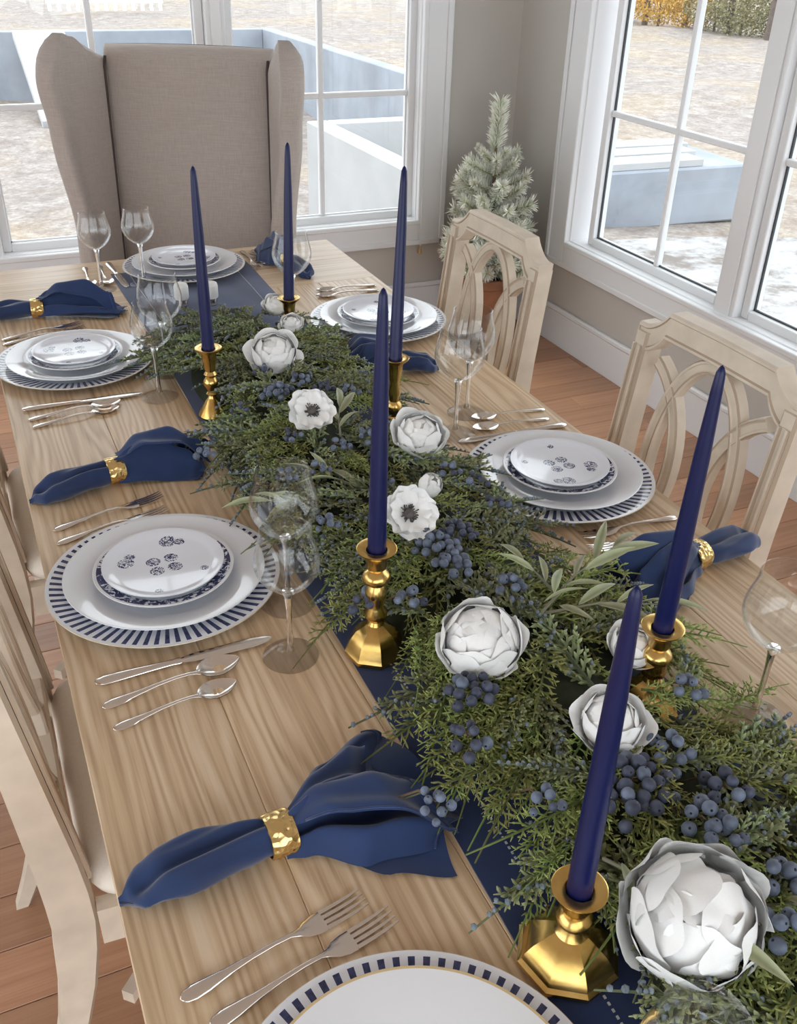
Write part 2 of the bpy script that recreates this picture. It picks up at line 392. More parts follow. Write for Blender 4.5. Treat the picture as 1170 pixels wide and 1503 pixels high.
# ------------------------------------------------------------------ the room
XW, YW = 2.348, 3.915
def room():
    R = random.Random(4)
    fl = struct(boxes('floor', [((-2.6, -1.6, -.08), (XW+.1, YW+.1, -.012))], 'floor_gap'))
    wdt = .118; y = -1.5; row = 0; me = {}
    while y < YW-.001:
        x = -2.5 + R.uniform(-.5, 0); y1 = min(y+wdt, YW)
        while x < XW:
            L = R.choice((.7, .95, 1.2, 1.45)); x1 = min(x+L, XW)
            if x1 > -2.5:
                x0 = max(x, -2.5); key = (round(x1-x0, 3), round(y1-y, 3))
                if key not in me:
                    b = B(); b.box((-key[0]/2+.0008, -key[1]/2+.0008, -.012), (key[0]/2-.0008, key[1]/2-.0008, 0), .0014); me[key] = b.mesh('plank', 'floor_wood', False)
                ob('plank', me[key], fl, ((x0+x1)/2, (y+y1)/2, 0))
            x = x1
        y = y1; row += 1
    ZC = 2.7
    # back wall with one wide window opening, right wall with one wide opening
    bx0, bx1, z0, z1 = -1.05, 1.885, .455, 2.25
    struct(boxes('wall_back', [((-2.6, YW, -.08), (bx0, YW+.16, ZC)), ((bx1, YW, -.08), (XW+.16, YW+.16, ZC)), ((bx0, YW, -.08), (bx1, YW+.16, z0)), ((bx0, YW, z1), (bx1, YW+.16, ZC))], 'wall_paint'))
    ry0, ry1 = .45, 3.385
    struct(boxes('wall_right', [((XW, -1.6, -.08), (XW+.16, ry0, ZC)), ((XW, ry1, -.08), (XW+.16, YW, ZC)), ((XW, ry0, -.08), (XW+.16, ry1, z0)), ((XW, ry0, z1), (XW+.16, ry1, ZC))], 'wall_paint'))
    struct(boxes('wall_left_unseen', [((-2.76, -1.6, -.08), (-2.6, -1.0, ZC)), ((-2.76, 3.3, -.08), (-2.6, YW+.16, ZC)), ((-2.76, -1.0, -.08), (-2.6, 3.3, .455)), ((-2.76, -1.0, 2.4), (-2.6, 3.3, ZC))], 'wall_paint'))  # out of view, added to shape the light; invented wide opening lets daylight in
    struct(boxes('wall_near_unseen', [((-2.76, -1.76, -.08), (-2.3, -1.6, ZC)), ((2.0, -1.76, -.08), (XW+.16, -1.6, ZC)), ((-2.3, -1.76, 2.45), (2.0, -1.6, ZC))], 'wall_paint'))  # unseen wall behind the camera, added with a broad opening for frontal fill light
    struct(boxes('ceiling', [((-2.6, -1.6, ZC), (XW+.16, YW+.16, ZC+.1))], 'ceiling_paint'))  # out of view, put in to hold back sky light from above
    # windows in a local frame: u along the wall, z up, d into the wall (outwards)
    def window(name, f, sashes, posts, u0, u1, cas_lo, cas_hi, gk='gasket'):
        root = struct(ob(name, None))
        def bx(nm, u, z, d, mat='trim_white', ch=.003):
            p = [f(u[0], d[0]), f(u[1], d[1])]
            lo = (min(p[0][0], p[1][0]), min(p[0][1], p[1][1]), z[0]); hi = (max(p[0][0], p[1][0]), max(p[0][1], p[1][1]), z[1])
            b = B(); b.box(lo, hi, ch); return part(nm, b, mat, root, smooth=False)
        # casing: flat board, raised outer bead
        for (a, c_) in ((cas_lo, u0), (u1, cas_hi)):
            bx('casing_board', (a, c_), (.355, z1+.12), (-.018, 0)); 
        bx('casing_board', (u0, u1), (.355, z0), (-.018, 0)); bx('casing_board', (u0, u1), (z1, z1+.12), (-.018, 0))
        for (a, c_) in ((cas_lo-.004, cas_lo+.022), (cas_hi-.022, cas_hi+.004)): bx('casing_bead', (a, c_), (.352, z1+.124), (-.026, -.018))
        bx('casing_bead', (cas_lo, cas_hi), (.352, .376), (-.026, -.018))
        for (a, c_) in ((u0-.012, u0+.008), (u1-.008, u1+.012)): bx('casing_lip', (a, c_), (z0-.012, z1), (-.024, .004))
        bx('casing_lip', (u0, u1), (z0-.012, z0+.008), (-.024, .004))
        # jambs
        for (a, c_) in ((u0, u0+.012), (u1-.012, u1)): bx('jamb', (a, c_), (z0, z1), (0, .13))
        bx('sill', (u0, u1), (z0, z0+.012), (0, .15)); bx('head', (u0, u1), (z1-.012, z1), (0, .13))
        for (a, c_) in posts:
            bx('post', (a, c_), (z0, z1), (.012, .12)); bx('post_bead', (a+.018, c_-.018), (z0, z1), (.006, .012))
        for (a, c_, ms) in sashes:     # glass limits and muntin positions
            g0 = .497; g1 = z1-.05; fw = .034
            for (p, q) in ((a-fw, a), (c_, c_+fw)): bx('sash_stile', (p, q), (g0-.03, g1+fw), (.045, .10))
            bx('sash_rail', (a, c_), (g0-.034, g0), (.045, .10)); bx('sash_rail', (a, c_), (g1, g1+fw), (.045, .10))
            e = .006
            for (p, q) in ((a, a+e), (c_-e, c_)): bx('gasket', (p, q), (g0, g1), (.066, .074), gk, 0)
            bx('gasket', (a, c_), (g0, g0+e), (.066, .074), gk, 0)
            us = [a]+ms+[c_]; zs = [g0, .985, 1.47, g1]
            for m_ in ms: bx('muntin', (m_-.011, m_+.011), (g0, g1), (.055, .082))
            for z_ in zs[1:-1]: bx('muntin', (a, c_), (z_-.011, z_+.011), (.057, .080))
            for i in range(len(us)-1):
                for j in range(len(zs)-1):
                    bx('pane', (us[i]+.002, us[i+1]-.002), (zs[j]+.002, zs[j+1]-.002), (.0685, .0715), 'pane_glass', 0)
        return root
    window('window_1', lambda u, d: (u, YW+d), [(1.09, 1.845, [1.452]), (.158, .945, [.562]), (-.75, .022, [-.36])], [(.980, 1.056), (.058, .124), (-.86, -.784)], bx0, bx1, bx0-.12, 2.007, 'trim_white')
    window('window_2', lambda u, d: (XW+d, u), [(2.505, 3.273, [2.868]), (1.585, 2.335, [1.96]), (.65, 1.43, [1.04])], [(2.37, 2.471), (1.464, 1.551)], ry0, ry1, ry0-.12, 3.515)
    def skirting(name, lo, hi, ax):
        b = B()
        if ax == 'y': b.box((XW-.016, lo, 0), (XW, hi, .15), .002); b.box((XW-.022, lo, .15), (XW, hi, .172), .006)
        else: b.box((lo, YW-.016, 0), (hi, YW, .15), .002); b.box((lo, YW-.022, .15), (hi, YW, .172), .006)
        struct(part(name, b, 'trim_white', None, smooth=False))
    skirting('baseboard_right', -1.5, YW-.022, 'y'); skirting('baseboard_back', -2.5, XW-.0, 'x')
    # blind cords with wooden tassels
    for (x, y, z1_, z0_, lab) in ((1.888, YW-.035, .60, .31, 'white blind cord with gold tassel under the window behind the wing chair'), (XW-.035, 1.92, .50, .26, 'thin blind cord hanging below the window beside the carved dining chairs')):
        t = thing('blind_cord', lab, 'cord', (x, y, z0_))
        b = B(); b.tube([(0, 0, .03), (0, 0, z1_-z0_)], .0018, 6); part('string', b, 'cord_white', t)
        b = B(); b.lathe([(0, 0), (.007, .004), (.0085, .014), (.005, .03), (.002, .04), (0, .04)], 12); part('tassel', b, 'cord_gold', t)
room()

# ------------------------------------------------------------------ outdoors
GZ = -1.2
def outdoors():
    R = random.Random(11)
    b = B()
    def gz(x, y): return GZ + .05*math.sin(x*.9+y*.4) + .04*math.sin(y*1.3-x*.5)
    def fn(u, v):
        x = -40+110*u; y = -30+110*v; return (x, y, gz(x, y))
    b.grid(fn, 110, 110); g = part('ground', b, 'winter_ground', None); struct(g)
    # pale gravel and blue pavers outside the right window
    b = B(); b.grid(lambda u, v: (lerp(4.2, 9.2, u), lerp(-2, 7.4+1.2*math.sin(u*5)*.4, v), GZ+.16+.02*math.sin(u*9+v*14)), 24, 24); tag(part('gravel_patch', b, 'pale_gravel'), 'pale gravel spread outside the window beside the carved chairs', 'gravel')['kind'] = 'stuff'
    b = B(); b.grid(lambda u, v: (lerp(4.25, 7.0, u), lerp(-2, 4.9+.5*u, v), GZ+.2), 4, 4); tag(part('paved_strip', b, 'blue_pavers'), 'pale blue paving outside the window beside the carved chairs', 'paving')['kind'] = 'stuff'
    # concrete foundation walls
    t = thing('foundation_wall', 'low grey concrete foundation walls out behind the wing chair', 'wall', (5.9, 19.3, GZ))
    part('long_wall', (lambda b: (b.box((-.0, -9.5, -.1), (.25, .25, 1.1), .01), b)[1])(B()), 'concrete', t, smooth=False)
    part('back_wall', (lambda b: (b.box((-7.6, 0, -.1), (-.002, .25, 1.1), .01), b)[1])(B()), 'concrete', t, smooth=False)
    t = thing('inner_foundation_wall', 'bright white concrete wall with ledge seen through the back window', 'wall', (3.42, 9.6, GZ))
    part('long_wall', (lambda b: (b.box((0, -4.3, -.1), (.22, .2, 1.08), .01), b)[1])(B()), 'concrete_white', t, smooth=False)
    part('cross_wall', (lambda b: (b.box((.222, 0, -.1), (2.46, .2, 1.08), .01), b)[1])(B()), 'concrete_white', t, smooth=False)
    part('ledge', (lambda b: (b.box((.222, -4.3, .4), (.62, -.001, .72), .01), b)[1])(B()), 'concrete', t, smooth=False)
    t = thing('concrete_slab', 'tilted pale slab leaning by the grey foundation wall', 'slab', (1.9, 17.6, GZ))
    part('slab', (lambda b: (b.box((-.5, -1.6, 0), (.35, 1.5, .14), .01, Matrix.Rotation(.32, 4, 'X')), b)[1])(B()), 'concrete_white', t, smooth=False, loc=(0, 0, .55))
    # block outside the right window
    t = thing('concrete_block', 'grey concrete block with white boards on top, on the lawn outside', 'block', (7.3, 8.9, GZ), -.05)
    part('block_body', (lambda b: (b.box((-.95, -.35, 0), (.95, .9, .62), .02), b)[1])(B()), 'concrete', t, smooth=False)
    for i in range(3): part('board', (lambda b: (b.box((-.95, -.3+i*.42, .62+.0), (.35+.2*i, .02+i*.42, .70), .008), b)[1])(B()), 'concrete_white', t, smooth=False)
    # picket fence
    t = thing('picket_fence', 'white picket fence standing far out beyond the foundation walls', 'fence', (4.1, 37.6, GZ))
    b = B(); n = 13; sp = .31
    b.box((-.06, -.012, 0), (.06, .012, 1.5)); 
    i0 = b.v((-.06, -.012, 1.5)); i1 = b.v((.06, -.012, 1.5)); i2 = b.v((0, -.012, 1.62)); b.f(i0, i1, i2)
    me = b.mesh('picket', 'fence_white', False)
    for i in range(n): ob('picket', me, t, (i*sp, 0, .12))
    for z in (.35, 1.2):
        b = B(); b.box((-.1, .02, z), (n*sp-.2, .07, z+.1)); part('rail', b, 'fence_white', t, smooth=False)
    # trees and golden shrubs beyond the lawn
    def crown(seed, rx, rz, mat, n=2600, ls=.075):
        r = random.Random(seed); b = B()
        for i in range(n):
            u = r.uniform(0, 2*PI); v = math.acos(r.uniform(-1, 1)); q = r.uniform(.35, 1)**.5
            p = Vector((rx*q*math.sin(v)*math.cos(u), rx*q*math.sin(v)*math.sin(u), rz*q*math.cos(v)))
            a = Vector((r.gauss(0, 1), r.gauss(0, 1), r.gauss(0, 1))).normalized()*ls*r.uniform(.6, 1.3); c = a.orthogonal().normalized()*ls*.5
            k_ = [b.v(p-a), b.v(p+c), b.v(p+a), b.v(p-c)]; b.f(*k_)
        return b.mesh('foliage', mat, False)
    gold = [crown(3, 1.5, 1.3, 'leaf_gold'), crown(5, 1.5, 1.4, 'leaf_olive_far')]
    for i, (px, py, kind, s) in enumerate(((922, 30, 0, .85), (966, 36, 0, .85), (1008, 41, 0, .85), (1048, 47, 1, .8), (1086, 52, 1, .8), (1122, 57, 1, .7), (560, -25, 0, 1.6))):
        p = at(px, py, GZ)
        t = thing('shrub', ('golden leaved shrub at the far edge of the lawn', 'dull olive shrub at the far edge of the lawn')[kind], 'shrub', p, i, ('golden shrubs at the lawn edge', 'olive shrubs at the lawn edge')[kind])
        ob('foliage', gold[kind], t, (0, 0, 1.25*s), (0, 0, i), s)
        b = B(); b.tube([(0, 0, -.1), (.05, 0, .6*s), (.0, .08, 1.3*s)], [.05, .04, .02], 6); part('stem', b, 'bark', t)
    for i, (px, py, r_) in enumerate(((946, 34, .10), (1003, 38, .07), (1068, 50, .10), (1132, 62, .22))):
        p = at(px, py, GZ); t = thing('bare_tree', ('slim bare tree trunk among the shrubs at the lawn edge', 'thick grey tree trunk at the end of the lawn')[r_ > .2], 'tree', p, i*1.3, None if r_ > .2 else 'slim trunks at the lawn edge')
        b = B(); b.tube([(0, 0, -.2), (.05, .02, 2.5), (.0, .1, 5.5), (.15, .1, 9)], [r_*1.15, r_, r_*.75, r_*.2], 8); part('trunk', b, 'bark', t)
        for j in range(5):
            a = j*2.4; z = 3.2+j*1.0; L = 2.2-j*.25
            b = B(); b.tube([(.03, .05, z), (L*.5*math.cos(a), L*.5*math.sin(a), z+.7), (L*math.cos(a), L*math.sin(a), z+1.6)], [r_*.4, r_*.25, r_*.05], 6); part('branch', b, 'bark', t)
outdoors()

# ------------------------------------------------------------------ table
TX0, TX1, TY0, TY1 = .009, 1.014, -.06, 2.745
def table():
    t = thing('dining_table', 'long weathered oak plank dining table laid for a meal', 'table', ((TX0+TX1)/2, (TY0+TY1)/2, 0))
    cx, cy = t.location.x, t.location.y; yb = 2.36; th = .045; g = .0002
    n = 6; w_ = (TX1-TX0)/n
    b = B(); b.box((-w_/2+g, -(yb-TY0)/2+g, -th), (w_/2-g, (yb-TY0)/2-g, 0), .0009); me = b.mesh('plank', 'table_oak', False)
    for i in range(n): ob('plank', me, t, (TX0+w_*(i+.5)-cx, (TY0+yb)/2-cy, T))
    m = 2; h_ = (TY1-yb)/m
    b = B(); b.box((-(TX1-TX0)/2+g, -h_/2+g, -th), ((TX1-TX0)/2-g, h_/2-g, 0), .0009); me = b.mesh('end_plank', 'table_oak_cross', False)
    for i in range(m): ob('end_plank', me, t, (0, yb+h_*(i+.5)-cy, T))
    hx, hy = (TX1-TX0)/2-.10, (TY1-TY0)/2-.12
    for s in (-1, 1):
        b = B(); b.box((s*hx-.012, -hy, T-.135), (s*hx+.012, hy, T-th-.001), .002); part('apron', b, 'table_oak', t, smooth=False)
        b = B(); b.box((-hx+.013, s*hy-.012, T-.135), (hx-.013, s*hy+.012, T-th-.001), .002); part('apron', b, 'table_oak_cross', t, smooth=False)
    for sx in (-1, 1):
        for sy in (-1, 1):
            b = B(); b.lathe([(0, 0), (.03, 0), (.034, .03), (.028, .06), (.044, .25), (.05, .42), (.036, .5), (.05, .53), (.05, .55)], 20)
            b.box((-.05, -.05, .55), (.05, .05, T-th-.001), .004)
            part('leg', b, 'table_oak', t, sharp=30, loc=(sx*(hx-.065), sy*(hy-.065), 0))
table()
RX0, RX1, RY1 = .347, .716, 2.615
def runner():
    r = thing('table_runner', 'navy linen table runner with pale dotted hemstitch down the table', 'runner', ((RX0+RX1)/2, 1.28, T))
    b = B(); cx, cy = (RX0+RX1)/2, 1.28
    def fn(u, v):
        x = lerp(RX0, RX1, u); y = lerp(TY0, RY1, v); x += .004*math.sin(y*5.3)*(2*u-1)+.003*math.sin(y*2.1)
        return (x-cx, y-cy, .0022+.0012*math.sin(x*60+y*9)*math.sin(y*13+x*8))
    top = b.grid(fn, 30, 160)
    low = [[b.v((b.V[i][0], b.V[i][1], .0002)) for i in row] for row in top]
    for i in range(30): b.f(low[i][0], low[i+1][0], top[i+1][0], top[i][0]); b.f(top[i][160], top[i+1][160], low[i+1][160], low[i][160])
    for j in range(160): b.f(top[0][j], top[0][j+1], low[0][j+1], low[0][j]); b.f(low[30][j], low[30][j+1], top[30][j+1], top[30][j])
    part('cloth', b, 'runner', r)
    b = B()
    for u in (.125, .875):
        y = TY0+.02
        while y < RY1-.03:
            p = fn(u, (y-TY0)/(RY1-TY0)); b.box((p[0]-.0011, p[1]-.0016, p[2]-.0002), (p[0]+.0011, p[1]+.0016, p[2]+.0009)); y += .0068
    o = part('hemstitch', b, 'stitch', r, smooth=False); o['kind'] = 'stuff'; o['label'] = 'pale dotted hemstitch'
runner()

# ------------------------------------------------------------------ dining chairs
def arc_pts(c, a, b, t0, t1, n): return [(c[0]+a*math.cos(lerp(t0, t1, i/n)), c[1]+b*math.sin(lerp(t0, t1, i/n))) for i in range(n+1)]
def make_chair():
    """local frame: +x is the front, origin on the floor under the back at seat height"""
    t = ob('dining_chair', None); t.empty_display_size = .05
    HW = .216; FW = .036
    def rx(z):                                   # recline of the back, sweep of the rear leg
        return prof_lin(z, [(0, -.135), (.06, -.108), (.12, -.084), (.2, -.058), (.28, -.038), (.36, -.024), (.42, -.018), (.48, -.019), (.54, -.024), (.62, -.034), (1.1, -.0935)])
    def P(s, z): return (rx(z), s, z)
    def rib(w_, d, g=.0045):                     # moulded section: flat with raised beads at both edges
        return [(-w_, -d), (w_, -d), (w_, d-.004), (w_*.82, d), (w_*.55, d), (w_*.42, d-g), (-w_*.42, d-g), (-w_*.55, d), (-w_*.82, d), (-w_, d-.004)]
    # stiles with rear legs in one sweep
    for s in (-1, 1):
        b = B(); rows = []
        for z in (0, .06, .12, .2, .28, .36, .42, .48, .54, .62, .70, .80, .90, .925):
            hd = prof_lin(z, [(0, .013), (.2, .022), (.36, .030), (.5, .030), (.7, .024), (1, .021)]); hw = prof_lin(z, [(0, .011), (.25, .017), (.5, .018), (1, .018)]); c_ = .005
            y0 = s*(HW-FW/2); fx = rx(z)+.0225; bx_ = fx-2*hd
            rows.append([b.v(p) for p in ((bx_, y0-hw, z), (bx_, y0+hw, z), (fx-c_, y0+hw, z), (fx, y0+hw-c_, z), (fx, y0-hw+c_, z), (fx-c_, y0-hw, z))])
        for r0, r1 in zip(rows, rows[1:]):
            for q in range(6): q2 = (q+1) % 6; b.mi = 1 if q in (2, 4) else 0; b.f(r0[q], r0[q2], r1[q2], r1[q])
        b.mi = 0; b.f(*rows[0][::-1]); b.f(*rows[-1])
        part('stile', b, ['cream_wood', 'cream_glaze'], t, sharp=30)
        b = B(); b.sweep([(rx(z)+.0235, s*(HW-FW/2), z) for z in (.50, .6, .7, .8, .9)], [(-.0125, 0), (.0125, 0), (.0115, .0045), (.007, .0055), (.004, .001), (-.004, .001), (-.007, .0055), (-.0115, .0045)], (1, 0, 0), seg=(1, 3, 5, 7))
        part('stile_bead', b, ['cream_wood', 'cream_glaze'], t, sharp=30)
    # top rail: ears, scooped shoulders, straight crest
    def crest(off):
        pts = [(-HW+off*.2, .905-off*.2), (-HW+off*.35, .940-off)]
        for i in range(1, 8):
            k_ = i/8; pts.append((lerp(-HW+.012, -.138, k_)+off*.25*(1-k_), .940+.038*(k_**1.9)-off))
        pts += [(-.138, .980-off), (0, .982-off)]
        return pts + [(-x, z) for x, z in pts[-2::-1]]
    b = B(); up = crest(0); lo = crest(.052); lo[0] = (-HW+.034, .870); lo[-1] = (HW-.034, .870); n = len(up); D = .019
    layers = [(-D, 0), (-D, 1), (D-.005, 1.0), (D, .94), (D, .86), (D-.0035, .81), (D-.0035, .20), (D, .15), (D, .06), (D-.005, 0)]
    rows = []
    for i in range(n):
        rows.append([b.v((rx(lerp(up[i][1], lo[i][1], 1-h))+d, lerp(lo[i][0], up[i][0], h), lerp(lo[i][1], up[i][1], h))) for d, h in layers])
    for i in range(n-1):
        for j in range(len(layers)): k_ = (j+1) % len(layers); b.mi = 1 if j in (4, 6) else 0; b.f(rows[i][j], rows[i+1][j], rows[i+1][k_], rows[i][k_])
    b.mi = 0; b.f(*rows[0]); b.f(*rows[-1][::-1]); part('top_rail', b, ['cream_wood', 'cream_glaze'], t, sharp=30)
    # lower back rail
    b = B(); b.sweep([P(s, .515) for s in (-HW+.03, 0, HW-.03)], rib(.02, .016), (1, 0, 0), seg=(2, 7)); part('lower_rail', b, ['cream_wood', 'cream_glaze'], t, sharp=30)
    # interlaced ovals
    def arc(nm, pts, dx=0.0):
        b = B(); b.sweep([(rx(z)+dx, s, z) for s, z in pts], rib(.0135, .012, .003), (1, 0, 0), seg=(2, 7)); part(nm, b, ['cream_wood', 'cream_glaze'], t, sharp=30)
    full = arc_pts((0, .710), .112, .212, 0, 2*PI, 48)
    b = B(); b.sweep([(rx(z), s, z) for s, z in full[:-1]], rib(.0135, .012, .003), (1, 0, 0), closed=True, seg=(2, 7)); part('oval', b, ['cream_wood', 'cream_glaze'], t, sharp=30)
    for s in (-1, 1):
        pts = arc_pts((s*(HW-.02), .69), -s*.152, .20, -PI/2*.98, PI/2*.80, 26); arc('side_arc', pts, -.001)
    # seat rails, cushion, front legs
    D0, D1, WF, WB = .0, .44, .25, .225
    for s in (-1, 1):
        b = B(); b.sweep([(D0+.005, s*WB-.012*s, .415), (D1-.05, s*WF-.012*s, .415)], [(-.012, -.035), (.012, -.035), (.012, .035), (-.012, .035)], (0, 0, 1)); part('side_rail', b, 'cream_wood', t, sharp=30)
        b = B(); b.tube([(D1-.03, s*(WF-.03), .45), (D1-.025, s*(WF-.026), .36), (D1-.02, s*(WF-.03), .2), (D1-.005, s*(WF-.028), .0)], [.028, .027, .019, .014], 12); part('front_leg', b, 'cream_wood', t, sharp=40)
    b = B(); b.sweep([(D1-.03, -WF+.05, .415), (D1-.03, WF-.05, .415)], [(-.012, -.035), (.012, -.035), (.012, .035), (-.012, .035)], (0, 0, 1)); part('front_rail', b, 'cream_wood', t, sharp=30)
    b = B(); b.sweep([(-.02, -WB+.04, .415), (-.02, WB-.04, .415)], [(-.012, -.035), (.012, -.035), (.012, .035), (-.012, .035)], (0, 0, 1)); part('rear_rail', b, 'cream_wood', t, sharp=30)
    b = B(); b.sweep([(.02, -.19, .19), (.20, 0, .19), (.02, .19, .19)], [(-.01, -.012), (.01, -.012), (.01, .012), (-.01, .012)], (0, 0, 1)); part('stretcher', b, 'cream_wood', t, sharp=30)
    b = B(); nn = 44
    def ring(k_, z, grow):
        out = []
        for i in range(nn):
            a = 2*PI*i/nn; c, s_ = math.cos(a), math.sin(a); p = .22
            ex = math.copysign(abs(c)**p, c); ey = math.copysign(abs(s_)**p, s_)
            x = (D0+D1)/2+.006 + ex*(.224*k_+grow); wd = lerp(WB-.006, WF+.004, (ex+1)/2); out.append(b.v((x, ey*(wd*k_+grow), z+.010*(1-k_))))
        return out
    rings = [ring(.97, .452, 0), ring(1, .458, 0), ring(1, .478, .006), ring(1, .492, .0), ring(.95, .503, 0), ring(.85, .508, 0), ring(.6, .509, 0), ring(.25, .508, 0)]
    for A_, C_ in zip(rings, rings[1:]):
        for i in range(nn): j = (i+1) % nn; b.f(A_[i], A_[j], C_[j], C_[i])
    b.f(*rings[0][::-1]); b.f(*rings[-1]); part('seat_cushion', b, 'seat_cream', t, sharp=60)
    return t
proto = make_chair()
CH = [(1.117, 1.198, PI, 'cream carved dining chair with interlaced ovals facing the white anemone'),
      (1.117, 2.005, PI, 'cream carved dining chair standing in front of the flocked potted tree'),
      (-.020, 1.105, 0, 'cream carved dining chair pushed in between the knife with two spoons and the folded napkin'),
      (-.022, 1.895, 0, 'cream carved dining chair pushed in at the setting nearest the salt shakers')]
for i, (x, y, r_, lab) in enumerate(CH):
    c = proto if i == 0 else copytree(proto)
    c.location = (x, y, 0); c.rotation_euler = (0, 0, r_); tag(c, lab, 'chair', 'carved dining chairs')

# ------------------------------------------------------------------ wing chair
def catmull(P, n):
    out = []; m = len(P)
    for i in range(m):
        a, b_, c, d = (Vector(P[(i+k_-1) % m]) for k_ in range(4))
        for q in range(n):
            t_ = q/n; out.append(.5*((2*b_)+(c-a)*t_+(2*a-5*b_+4*c-d)*t_*t_+(3*b_-a-3*c+d)*t_**3))
    return out
def wing_chair():
    a = math.radians(27)
    t = thing('wing_chair', 'tall beige linen wingback chair at the head of the table', 'chair', (.722, 3.225, 0), -a)
    PW, Wd, WT = .258, .362, .205              # half width of panel, half width at wing tips, wing depth
    def lean(z): return .06*max(z-.5, 0)
    b = B()
    def backf(u, v):                          # cushioned panel as a closed rounded slab
        ang = v*2*PI; ex = math.copysign(abs(math.cos(ang))**.35, math.cos(ang)); ey = math.copysign(abs(math.sin(ang))**.35, math.sin(ang))
        k_ = 1 if u < .9 else math.cos((u-.9)/.1*PI/2*.98); z = lerp(.42, 1.205, min(u/.9, 1)) + .040*math.sin(max(0, (u-.9)/.1)*PI/2)
        return (ex*(PW+.012), lean(z)+.055+ey*.055*max(k_, .02) - (.010*(1-ex*ex) if ey < 0 else 0), z+.006*(1-ex*ex)*(u > .9))
    b.grid(backf, 44, 72, True); part('back_panel', b, 'linen', t, sharp=70)
    for s in (-1, 1):
        b = B(); rows = []
        for i in range(49):
            u = i/48; z = lerp(.40, 1.292, u)
            fl_ = prof(u, [(0, .45), (.35, .55), (.7, .92), (.88, 1.05), (1, .98)]); dp = prof(u, [(0, 1.02), (.35, .90), (.65, .94), (.88, 1.04), (1, .95)])
            tx, ty = PW+(Wd-PW)*fl_, -WT*dp; k_ = 1 if u < .93 else math.cos((u-.93)/.07*PI/2*.97); k_ = max(k_, .06)
            mx, my = (PW+tx)/2, ty/2
            Pn = [(PW, .006), (PW+(tx-PW)*.30-.006, ty*.36), (PW+(tx-PW)*.72-.012, ty*.80), (tx-.026, ty-.030), (tx+.014, ty-.030), (tx+.034, ty+.004), (PW+(tx-PW)*.62+.058, ty*.45), (PW+.058, .05), (PW+.045, .105), (PW+.004, .105)]
            ring = catmull([((p[0]-mx)*(.55+.45*k_)+mx, (p[1]-my)*(.55+.45*k_)+my) for p in Pn], 6); row = []
            for q in ring:
                tp = min(max((.006-q.y)/(WT*dp+.03), 0), 1)                # 0 at the seam, 1 at the tip
                dz = max(0, (u-.62)/.38)**1.3*prof(tp, [(0, .075), (.25, .062), (.6, .012), (.8, 0), (1, .035)])
                row.append(b.v((s*q.x, q.y+lean(z), z-dz)))
            rows.append(row)
        m = len(rows[0])
        for r0, r1 in zip(rows, rows[1:]):
            for j in range(m): k2 = (j+1) % m; b.f(*((r0[j], r1[j], r1[k2], r0[k2]) if s > 0 else (r0[j], r0[k2], r1[k2], r1[j])))
        b.f(*rows[-1][::-s]); b.f(*rows[0][::s]); part('wing', b, 'linen', t, sharp=80)
        b = B(); b.tube([(s*(PW+.001), lean(z)-.006, z) for z in (.5, .7, .9, 1.05, 1.15, 1.185)]+[(s*(PW+.002), lean(1.2)+.012, 1.214)], .0046, 8); part('piping', b, 'linen_seam', t)
    b = B(); b.box((-.30, -.43, .36), (.30, .06, .42), .02); part('seat_frame', b, 'linen', t, smooth=False)
    b = B(); nn = 48
    b.grid(lambda u, v: (math.copysign(abs(math.cos(v*2*PI))**.3, math.cos(v*2*PI))*.27*(1 if u < .7 else max(0, math.cos((u-.7)/.3*PI/2))**.35*.999+.001), -.20+math.copysign(abs(math.sin(v*2*PI))**.3, math.sin(v*2*PI))*.225*(1 if u < .7 else max(0, math.cos((u-.7)/.3*PI/2))**.35*.999+.001), .421+.09*prof(u, [(0, 0), (.7, .85), (1, 1)])), 14, nn, True)
    part('seat_cushion', b, 'linen', t, sharp=70)
    for sx in (-1, 1):
        for y, spl in ((-.40, -.01), (.05, .05)):
            b = B(); b.tube([(sx*.26, y, .37), (sx*.265, y+spl*.4, .2), (sx*.27, y+spl, 0)], [.026, .022, .015], 8); part('leg', b, 'leg_dark', t)
wing_chair()

